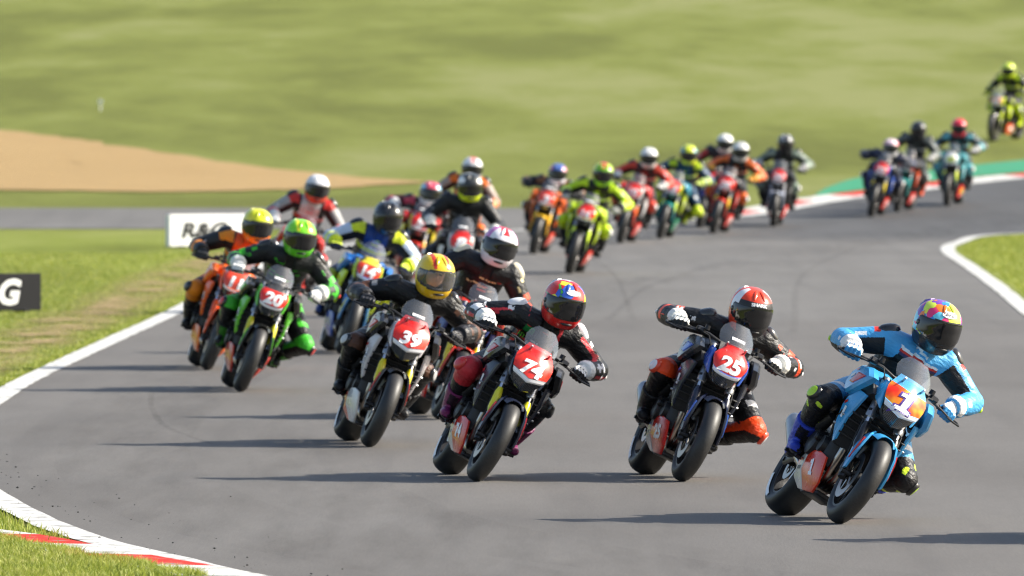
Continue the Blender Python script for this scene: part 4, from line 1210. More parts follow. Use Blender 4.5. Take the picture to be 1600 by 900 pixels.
        for pl in me.polygons:
            c = np.array(pl.center) * [1, -1, 1]
            rr = c - kc
            near = abs(rr @ np.array(bar)) < 0.06 and np.hypot(rr @ np.array(up), rr @ np.array(fw)) < 0.028
            cuff = (Vector(c) - wr).dot((el - wr).normalized()) > 0.06
            v = Vector(c); t_ = (v - wr).dot((kn0 - wr).normalized()) / (kn0 - wr).length
            nn = Vector((pl.normal.x, -pl.normal.y, pl.normal.z))
            backh = -0.5 < t_ < 1.05 and nn.dot(up) + nn.dot(fw) * 0.6 > 0.0 and (v - gc).dot(fw) < 0.03
            gap = abs(((v - gc).dot(bar) / 0.028 + 0.5) % 1 - 0.5) > 0.40
            pl.material_index = 2 if cuff else (1 if ((near or backh) and not (gap and t_ > 0.6)) else 0)
        p['glove'].append(me)
    # boots
    p['boot'] = []
    for i, s in enumerate((-1, 1)):
        kn, an = p['knee'][i], p['ank'][i]
        g = G()
        g.tube([an.lerp(kn, 0.52), an.lerp(kn, 0.40), an.lerp(kn, 0.15), an], [0.086, 0.083, 0.072, 0.064], 14)
        heel = an + V(0, -0.03, -0.06); ball = V(s * 0.255, -0.855, 0.355); toe = ball + V(s * 0.012, 0.075, -0.012)
        g.tube([heel + V(0, -0.02, 0.01), heel, heel.lerp(ball, 0.5), ball, toe, toe + V(0, .02, 0)], [(0.035, 0.034), (0.054, 0.042), (0.057, 0.047), (0.044, 0.053), (0.034, 0.042), (0.022, 0.028)], 14)
        g.ball(an, 0.066, 12)
        me = voxel(g, 'boot', 0.0085, 3, 2)
        for pl in me.polygons:
            c = Vector((pl.center[0], -pl.center[1], pl.center[2])); t = (c - an).dot((kn - an).normalized()) / (kn - an).length
            front = pl.normal.y < -0.25
            pl.material_index = 1 if ((t > 0.07 and t < 0.36 and front and (c.x - an.x) * s < 0.02) or pl.normal.z < -0.75 or (t < -0.02 and c.y > -0.80)) else 0
        p['boot'].append(me)
    # knee and elbow pucks
    p['puck'] = []
    for i, s in enumerate((-1, 1)):
        kn = p['knee'][i]; g = G()
        o = (V(s * 1.0, 0.25, -0.35) if abs(kn.x) > 0.38 else V(s * 0.95, 0.45, 0.05)).normalized()
        c = kn + o * 0.076
        u = o.orthogonal().normalized(); w = o.cross(u)
        rs = []
        for h, r in ((0, 0.058), (0.012, 0.056), (0.026, 0.042), (0.030, 0.02)):
            rs.append([c + o * h + u * (r * math.cos(a)) + w * (r * 0.85 * math.sin(a)) for a in [2 * math.pi * k / 18 for k in range(18)]])
        g.loft(rs)
        me = g.mesh('knee_slider', 2, 50)
        for pl in me.polygons:
            q = Vector((pl.center[0], -pl.center[1], pl.center[2])) - c
            pl.material_index = 1 if q.dot(o) > 0.02 else 0
        p['puck'].append(me)
    p['cap'] = []
    for i, s in enumerate((-1, 1)):            # hard shoulder caps
        sh = p['sh'][i]; o = V(s * 0.62, 0.25, 0.72).normalized(); u = (p['elbow'][i] - sh).normalized(); u = (u - o * u.dot(o)).normalized(); w = o.cross(u)
        g = G()
        g.loft([[sh + o * h + u * (r * 1.25 * math.cos(a)) + w * (r * 0.8 * math.sin(a)) for a in [2 * math.pi * k / 16 for k in range(16)]] for h, r in ((0.070, 0.062), (0.092, 0.056), (0.106, 0.036), (0.110, 0.014))])
        p['cap'].append(g.mesh('shoulder_cap', 1, 60))
    p['esl'] = []
    for i, s in enumerate((-1, 1)):
        el = p['elbow'][i]; o = (el - (p['sh'][i] + p['wrist'][i]) / 2).normalized(); c = el + o * 0.064
        u = (p['wrist'][i] - p['sh'][i]).normalized(); w = o.cross(u)
        g = G()
        g.loft([[c + o * h + u * (r * 1.3 * math.cos(a)) + w * (r * .8 * math.sin(a)) for a in [2 * math.pi * k / 14 for k in range(14)]] for h, r in ((0, 0.030), (0.014, 0.027), (0.019, 0.015))])
        p['esl'].append(g.mesh('elbow_slider', 1, 50))
    return p

# --- colour layout of the one-piece suits: slots 0 main 1 second 2 accent 3 dark 4 skin 5 white 6 spare
def base_slots(S):
    b, t, p, n = S['bone'], S['t'], S['p'], S['n']
    m = np.zeros(len(b), int)
    side = np.where(np.char.endswith(b, 'L'), 1.0, -1.0)
    hd = b == 'head'
    rel = p - S['head']
    face = hd & (rel[:, 1] > 0.03) & (np.abs(rel[:, 0]) < 0.065) & (rel[:, 2] > -0.085) & (rel[:, 2] < 0.06)
    m[hd] = 3; m[face] = 4
    eye = face & (np.abs(np.abs(rel[:, 0]) - 0.03) < 0.013) & (np.abs(rel[:, 2] - 0.012) < 0.007)
    brow = face & (np.abs(np.abs(rel[:, 0]) - 0.03) < 0.02) & (np.abs(rel[:, 2] - 0.032) < 0.005)
    m[eye | brow] = 3
    return m, b, t, p, n, side
def sponsor(S, m, seed=0):
    """sewn sponsor patches, seams and flashes scattered over chest, sleeves and legs"""
    b, t, p, n = S['bone'], S['t'], S['p'], S['n']
    rs = np.random.default_rng(100 + seed)
    to = (b == 'torso') & (S['front'] > 0)
    cell = lambda a, k: (np.floor(a * k).astype(int) * 7919 + 31) % 5
    for q in range(11):
        a_, b_, w_, h_ = rs.uniform(0.48, 0.93), rs.uniform(-0.14, 0.14), rs.uniform(0.016, 0.042), rs.uniform(0.008, 0.02)
        k = to & (np.abs(S['ts'] - a_) < h_) & (np.abs(S['lat'] - b_) < w_)
        if q % 3: k &= cell(S['lat'], 95) > 0                       # broken up like stitched lettering
        m[k] = (5, 5, 2, 5, 1)[rs.integers(5)]
    for s, sg in (('R', -1), ('L', 1)):
        out = n[:, 0] * sg * 0.75 + n[:, 2] * 0.66
        for q in range(12):
            bn = ('uarm', 'uarm', 'farm', 'farm', 'thigh', 'thigh', 'shin')[rs.integers(7)]
            k = (b == bn + s) & (np.abs(t - rs.uniform(0.12, 0.85)) < rs.uniform(0.02, 0.09)) & (np.abs(out - rs.uniform(0.1, 0.95)) < rs.uniform(0.05, 0.15))
            if q % 2: k &= cell(t, 30) > 0
            m[k] = (5, 5, 2, 2, 1)[rs.integers(5)]
        for bn, t0 in (('uarm', 0.9), ('thigh', 0.78), ('farm', 0.08)):   # dark stretch seams at the joints
            m[(b == bn + s) & (np.abs(t - t0) < 0.03)] = 3
    return m
def slots_generic(S):
    m, b, t, p, n, side = base_slots(S)
    to = b == 'torso'
    m[to & (np.abs(S['lat']) > 0.115)] = 3
    m[to & (S['ts'] < 0.25)] = 3
    m[to & (S['ts'] > 0.52) & (S['ts'] < 0.62) & (S['front'] > 0)] = 2
    for s in 'RL':
        ua, fa, th, sn = b == 'uarm' + s, b == 'farm' + s, b == 'thigh' + s, b == 'shin' + s
        out = n[:, 0] * (1 if s == 'L' else -1) * 0.7 + n[:, 2] * 0.7
        m[ua | fa] = 1
        m[(ua | fa) & (out < -0.1)] = 3
        m[ua & (t < 0.18) & (out > -.1)] = 2
        m[fa & (t > 0.3) & (t < 0.5) & (out > 0)] = 2
        m[th & (t > 0.75)] = 3
        m[th & (out < -0.35)] = 3
        m[sn] = 3; m[sn & (t < 0.2)] = 2
    return m
def slots_blue(S):                 # pale blue suit, black stretch panels, white and red chest stripe
    m, b, t, p, n, side = base_slots(S)
    to = b == 'torso'; ts = S['ts']
    m[to & (ts < 0.885)] = 3
    m[to & (np.abs(S['lat']) > 0.165) & (ts < 0.84)] = 3
    fr = S['front'] > -0.1
    m[to & fr & (ts >= 0.885) & (ts < 0.92)] = 2
    m[to & fr & (ts >= 0.92) & (ts < 0.955)] = 5
    m[to & fr & (ts >= 0.84) & (ts < 0.885)] = 6
    for a_, b_, w_, h_ in ((1.0, -0.09, 0.028, 0.008), (1.0, 0.10, 0.03, 0.008), (1.03, 0.06, 0.025, 0.006)):
        m[to & fr & (np.abs(ts - a_) < h_ / 0.5) & (np.abs(S['lat'] - b_) < w_)] = 5
    for s in 'RL':
        sg = 1 if s == 'L' else -1
        ua, fa, th, sn = b == 'uarm' + s, b == 'farm' + s, b == 'thigh' + s, b == 'shin' + s
        out = n[:, 0] * sg * 0.75 + n[:, 2] * 0.66
        m[ua & (out < 0.22) & (t > 0.12)] = 3
        m[fa & (out < 0.1) & (t < 0.8)] = 3
        m[fa & (np.abs(t - 0.6) < 0.1) & (np.abs(out - 0.75) < 0.1)] = 5
        m[ua & (np.abs(t - 0.62) < 0.12) & (np.abs(out - 0.6) < 0.1)] = 5
        m[ua & (t > 0.2) & (t < 0.34) & (out > 0.6)] = 2
        m[(th & (t > 0.8)) | (sn & (t < 0.45))] = 3
        kn = np.array(S['pose']['knee'][0 if s == 'R' else 1])
        q = np.linalg.norm(p - kn, axis=1)
        st = np.sin(p[:, 2] * 34 + p[:, 1] * 26 + 0.6) * np.cos(p[:, 1] * 20 + p[:, 0] * 24)
        m[((th & (t > 0.8)) | (sn & (t < 0.4))) & (st > 0.80)] = 7
        m[th & (np.abs(t - 0.66) < 0.04) & (out > 0)] = 5
        m[sn & (t > 0.45)] = 1
    return m
def slots_dark(S):                 # black suit with bright flashes on shoulder, elbow and knee
    m, b, t, p, n, side = base_slots(S)
    to = b == 'torso'; ts = S['ts']
    m[to & (ts < 0.4)] = 3
    for s in 'RL':
        sg = 1 if s == 'L' else -1
        ua, fa, th, sn = b == 'uarm' + s, b == 'farm' + s, b == 'thigh' + s, b == 'shin' + s
        out = n[:, 0] * sg * 0.75 + n[:, 2] * 0.66
        m[(ua | fa) & (out < 0.1)] = 3
        m[ua & (t > 0.62) & (t < 0.8) & (out > 0.3)] = 2
        m[fa & (t > 0.1) & (t < 0.3) & (out > 0.1)] = 2
        m[th & (t > 0.62) & (t < 0.72) & (out > 0.1)] = 5
        m[th & (t > 0.9)] = 2
        m[sn & (t < 0.5)] = 2
        m[sn & (n[:, 2] < -.3)] = 3
    return m
def slots_stripe(S):               # black suit, red piping, white shoulders, red shins
    m, b, t, p, n, side = base_slots(S)
    to = b == 'torso'; ts = S['ts']
    m[to & (np.abs(np.abs(S['lat']) - 0.13) < 0.012) & (ts > 0.2)] = 2
    m[to & (ts > 0.80) & (ts < 0.93) & (S['lat'] < -0.04) & (S['lat'] > -0.14) & (S['front'] > 0)] = 6
    for s in 'RL':
        sg = 1 if s == 'L' else -1
        ua, fa, th, sn = b == 'uarm' + s, b == 'farm' + s, b == 'thigh' + s, b == 'shin' + s
        out = n[:, 0] * sg * 0.75 + n[:, 2] * 0.66
        frt = n[:, 1]
        m[ua & (t > 0.2) & (out > 0.55)] = 1
        m[(ua | fa) & (np.abs(out - 0.42) < 0.14) & (t > 0.1)] = 2
        m[fa & (out > 0.8) & (t > 0.2) & (t < 0.7)] = 5
        m[sn & (t < 0.22)] = 2 if s == 'R' else 3
        m[sn & (t > 0.3)] = 1
    return m

# --- helmet
HPROF = {}
def hpoint(az, el, off=0.0):
    d = np.array([math.sin(az) * math.cos(el), math.cos(az) * math.cos(el), math.sin(el)])
    a = 0.126
    b = 0.150 if d[1] > 0 else 0.146
    if d[1] > 0 and d[2] < 0: b += 0.016 * min(1, -d[2] / 0.5) * d[1]
    c = 0.140 if d[2] > 0 else 0.172
    pw = 2.3
    r = (abs(d[0] / a) ** pw + abs(d[1] / b) ** pw + abs(d[2] / c) ** pw) ** (-1 / pw)
    return d * (r + off)
NA, NE = 72, 44
E0, E1 = R(-50), R(88)
def port(az, el):
    a = abs(math.degrees(az)); e = math.degrees(el)
    if a > 82: return False
    k = (a / 82) ** 2
    return (-21 + 9 * k) < e < (21 - 4 * k)
def near_port(az, el):
    a = abs(math.degrees(az)); e = math.degrees(el)
    if a > 87: return False
    k = (a / 82) ** 2
    return (-25 + 9 * k) < e < (24.5 - 4 * k)
def helmet_shell(style):
    g = G()
    vs = []; fs = []; ms = []
    for i in range(NE + 1):
        el = E0 + (E1 - E0) * i / NE
        for j in range(NA):
            az = -math.pi + 2 * math.pi * j / NA
            vs.append(tuple(hpoint(az, el)))
    for i in range(NE):
        el = E0 + (E1 - E0) * (i + .5) / NE
        for j in range(NA):
            az = -math.pi + 2 * math.pi * (j + .5) / NA
            if port(az, el): continue
            k = (j + 1) % NA
            fs.append((i * NA + j, i * NA + k, (i + 1) * NA + k, (i + 1) * NA + j))
            a, e = abs(math.degrees(az)), math.degrees(el)
            x = hpoint(az, el)
            if near_port(az, el): m = 3
            elif style == 0:      # plain with a coloured chin and crown stripe
                m = 1 if e < -24 else (2 if (abs(abs(x[0]) - 0.045) < 0.012 and e > 28) else 0)
            elif style == 1:      # coloured crown, contrasting side sweeps
                m = 0 if (e > 48 and a < 120) else (2 if e < -20 else (1 if (a > 30 and 12 < e - (a - 60) * .25 < 48) or a > 125 else 0))
            elif style == 2:      # crown sweep in red, white brow and sides, black front
                m = 0 if (e > 36 and a < 62) or e > 72 else (1 if 62 <= a < 100 and e > 2 else (2 if a >= 100 or (a > 48 and e < 2) else 3))
            elif style == 3:      # crest stripe
                m = 2 if (abs(x[0]) < 0.04 and e > 40) else (1 if (a > 55 and e > 5) else 0)
            else:
                m = 0 if e > -22 else 2
                if a > 118: m = 1
            ms.append(m)
    top = tuple(NE * NA + j for j in range(NA)); fs.append(top); ms.append(ms[-1])
    g.v, g.f, g.m = vs, fs, ms
    # roll under to the neck
    ring0 = [vs[j] for j in range(NA)]
    g.loft([ring0, [(x * 0.93, y * 0.93, z - 0.008) for x, y, z in ring0], [(x * 0.74, y * 0.72, z + 0.01) for x, y, z in ring0], [(x * 0.6, y * 0.6, z + 0.06) for x, y, z in ring0]], False, 3)
    # crown vents and tail spoiler
    for sx in (-1, 1):
        q = [Vector(hpoint(R(sx * 16), R(e), 0.003)) for e in (40, 50, 60, 70)]
        g.tube(q, [(0.002, 0.005), (0.005, 0.011), (0.005, 0.011), (0.002, 0.006)], 8, 0)
        q = [Vector(hpoint(R(180 - sx * 25), R(e), 0.0)) for e in (55, 40, 25, 12)]
        g.tube(q, [(0.006, 0.02), (0.014, 0.026), (0.018, 0.026), (0.008, 0.018)], 8, 1)
    q = [Vector(hpoint(R(a), R(-33), 0.002)) for a in (-14, -7, 0, 7, 14)]
    g.tube(q, [0.004, 0.008, 0.009, 0.008, 0.004], 8, 3)
    return g.mesh('helmet', 4, 50)
SHELLS = [helmet_shell(k) for k in range(5)]
g = G(); rows = []
for i in range(13):
    row = []
    for j in range(33):
        az = R(-82 + 164 * j / 32); k = (abs(math.degrees(az)) / 82) ** 2
        e = (-21.5 + 9 * k) + (43 - 13 * k) * i / 12
        row.append(tuple(hpoint(az, R(e), 0.0035)))
    rows.append(row)
g.sheet(rows, 0.003)
for sx in (-1, 1):
    c = Vector(hpoint(R(sx * 80), R(2), 0.0)); o = Vector((sx, .15, 0)).normalized()
    g.tube([c - o * 0.006, c + o * 0.006, c + o * 0.009], [0.018, 0.016, 0.012], 14)
VISOR_ME = g.mesh('visor', 1, 50)
SHELL_BVH = bvh_of(SHELLS[0])
HLETTERS = {}
def helmet_text(txt, el, h, bold=0.03, shear=0.0, off=0.004, oval_ax=None, width=1.0, az=0.0):
    k = (txt, el, h, az)
    if k not in HLETTERS:
        o = hpoint(R(az), R(el)); nrm = (math.sin(R(az)) * math.cos(R(el)), math.cos(R(az)) * math.cos(R(el)), math.sin(R(el)))
        sh = oval(24, oval_ax) if txt == 'O' and oval_ax else text_shape(txt, bold, shear)
        HLETTERS[k] = decal_mesh('helmet_lettering', sh, SHELL_BVH, o, nrm, (0, 0, 1), h, off, width)
    return HLETTERS[k]

POSES = {}
def pose(name):
    if name not in POSES: POSES[name] = build_pose(POSEDEF[name])
    return POSES[name]
POSEDEF = {
    'lead': make_pose('lead', (0.05, -1.0, 0.90), (-0.12, -0.75, 1.225), (0.26, -0.76, 1.30), (0.05, -0.60, 1.45), (-0.33, -0.60, 0.67), (0.40, -0.66, 0.535), headrot=(21, 10, 16), elb=(-0.25, -0.05), back=(1.7, 0.3)),
    'knee': make_pose('knee', (0.09, -1.0, 0.87), (-0.13, -0.70, 1.10), (0.26, -0.71, 1.15), (0.07, -0.55, 1.295), (-0.30, -0.60, 0.67), (0.46, -0.67, 0.565), ankL=(0.22, -0.98, 0.40), headrot=(16, 8, 16), elb=(-0.1, -0.05)),
    'kneeup': make_pose('kneeup', (0.08, -1.0, 0.89), (-0.15, -0.75, 1.235), (0.26, -0.76, 1.28), (0.06, -0.62, 1.45), (-0.30, -0.60, 0.68), (0.44, -0.67, 0.58), ankL=(0.22, -0.98, 0.40), headrot=(14, 8, 12), elb=(-0.3, -0.2)),
    'tuck': make_pose('tuck', (0.03, -1.0, 0.88), (-0.17, -0.72, 1.185), (0.235, -0.73, 1.225), (0.05, -0.58, 1.39), (-0.31, -0.59, 0.68), (0.25, -0.60, 0.69), headrot=(18, 10, 14), elb=(-0.2, -0.1)),
    'tuckup': make_pose('tuckup', (0.03, -1.0, 0.89), (-0.18, -0.74, 1.24), (0.23, -0.74, 1.265), (0.04, -0.60, 1.44), (-0.31, -0.59, 0.68), (0.28, -0.60, 0.69), headrot=(14, 8, 12), elb=(-0.3, -0.2)),
    'up': make_pose('up', (0.02, -1.0, 0.90), (-0.19, -0.80, 1.31), (0.21, -0.80, 1.325), (0.02, -0.68, 1.50), (-0.30, -0.60, 0.69), (0.30, -0.60, 0.69), headrot=(6, 4, 10), elb=(-0.5, -0.5), back=(0.9, 0.7)),
    'low': make_pose('low', (0.02, -1.0, 0.88), (-0.19, -0.67, 1.10), (0.205, -0.67, 1.115), (0.03, -0.51, 1.265), (-0.30, -0.60, 0.68), (0.30, -0.60, 0.68), headrot=(8, 4, 4), elb=(-0.15, -0.15), back=(1.0, 0.7)),
}
SLOTF = dict(g=slots_generic, blue=slots_blue, dark=slots_dark, stripe=slots_stripe)
BODIES = {}
def body_mesh(ps, style, seed=0):
    k = (ps, style, seed)
    if k not in BODIES:
        p = pose(ps); me = p['body'].copy()
        me.polygons.foreach_set('material_index', (SLOTF[style](p['S']) if style == 'blue' else sponsor(p['S'], SLOTF[style](p['S']), seed)).astype(np.int32))
        me.update(); BODIES[k] = me
    return BODIES[k]
def build_rider(c, mtx, lean):
    p = pose(c['pose'])
    me = body_mesh(c['pose'], c.get('style', 'g'), c.get('seed', 0))
    L = leather
    s = c['suit']                  # main, second, accent
    dark = L(c.get('dark', '17171a'))
    mats = [L(s[0]), L(s[1]), L(s[2]), dark, SKIN, L(c.get('white', 'e6e6e6')), L(c.get('spare', s[2])), L(c.get('spare2', s[1]))]
    o = put('person', me, mats)
    o.matrix_world = mtx
    gl = c.get('gloves', ('17171a', 'e8e8e8')); bo = c.get('boots', ('17171a', '17171a'))
    for q in p['glove']: put('glove', q, [L(gl[0]), L(gl[1]), L(s[1] if len(gl) < 3 else gl[2])], o)
    for q in p['boot']: put('boot', q, [L(bo[0]), L(bo[1])], o)
    pk = c.get('puck', ('17171a', 'd9d9d9'))
    for q, k2 in zip(p['puck'], (pk, c.get('puckL', pk))): put('knee_slider', q, [paint(k2[0]), paint(k2[1])], o)
    for q in p['esl']: put('elbow_slider', q, [paint(c.get('esl', pk[1]))], o)
    for q in p['cap']: put('shoulder_cap', q, [paint(c.get('cap', '1b1b1e'))], o)
    roll, yaw, pitch = p['rot']
    roll = min(roll, lean * 0.75); yaw += c.get('yaw', 0)
    hm = Matrix.Translation((p['head'].x, -p['head'].y, p['head'].z)) @ Matrix.Rotation(R(-roll), 4, 'Y') @ Matrix.Rotation(R(yaw), 4, 'Z') @ Matrix.Rotation(R(pitch), 4, 'X') @ Matrix.Scale(1.13, 4)
    h = c['helmet']
    hmats = [q if not isinstance(q, str) else paint(q) for q in h[1:4]] + [BLACK_PLASTIC]
    ho = put('helmet', SHELLS[h[0]], hmats, o, hm)
    put('visor', VISOR_ME, [GLASS if c.get('clear') else VISOR], ho)
    for txt, el, ht, col, kw in c.get('hletters', []):
        put('lettering', helmet_text(txt, el, ht, **kw), [decal(col)], ho)
    for txt, ts, lt, ht, col, bold, roll_ in c.get('chest', []):
        S = p['S']; bv = p.setdefault('bvh', bvh_of(p['body']))
        nb = (p['sh'][0] + p['sh'][1]) / 2 + V(0, 0.02, 0.045); ax = nb - p['pelvis']
        lat = (p['sh'][1] - p['sh'][0]).normalized()
        fw = V(0, 1, 0) - ax.normalized() * ax.normalized().y
        pt = p['pelvis'] + ax * ts + lat * lt + fw.normalized() * 0.08
        sh = CLAW if txt == '|||' else text_shape(txt, bold, 0.0)
        put('lettering', decal_mesh('suit_lettering', sh, bv, pt, fw + V(0, .3, -.1), ax, ht, 0.004), [decal(col)], o)
    tag(o, c['rlabel'], 'person', 'riders in the race')
    return o
_cv, _cf = [], []
for k in range(3):
    b = len(_cv); x = -0.32 + 0.32 * k; dz = 0.12 * abs(k - 1)
    _cv += [(x - 0.12, 0.5 - dz), (x + 0.10, 0.46 - dz), (x + 0.03, 0.1), (x + 0.08, -0.1), (x - 0.02, -0.5 + dz), (x - 0.06, -0.05), (x - 0.03, 0.15)]
    _cf += [(b, b + 1, b + 2, b + 6), (b + 6, b + 2, b + 3, b + 5), (b + 5, b + 3, b + 4)]
CLAW = (np.array(_cv), _cf)
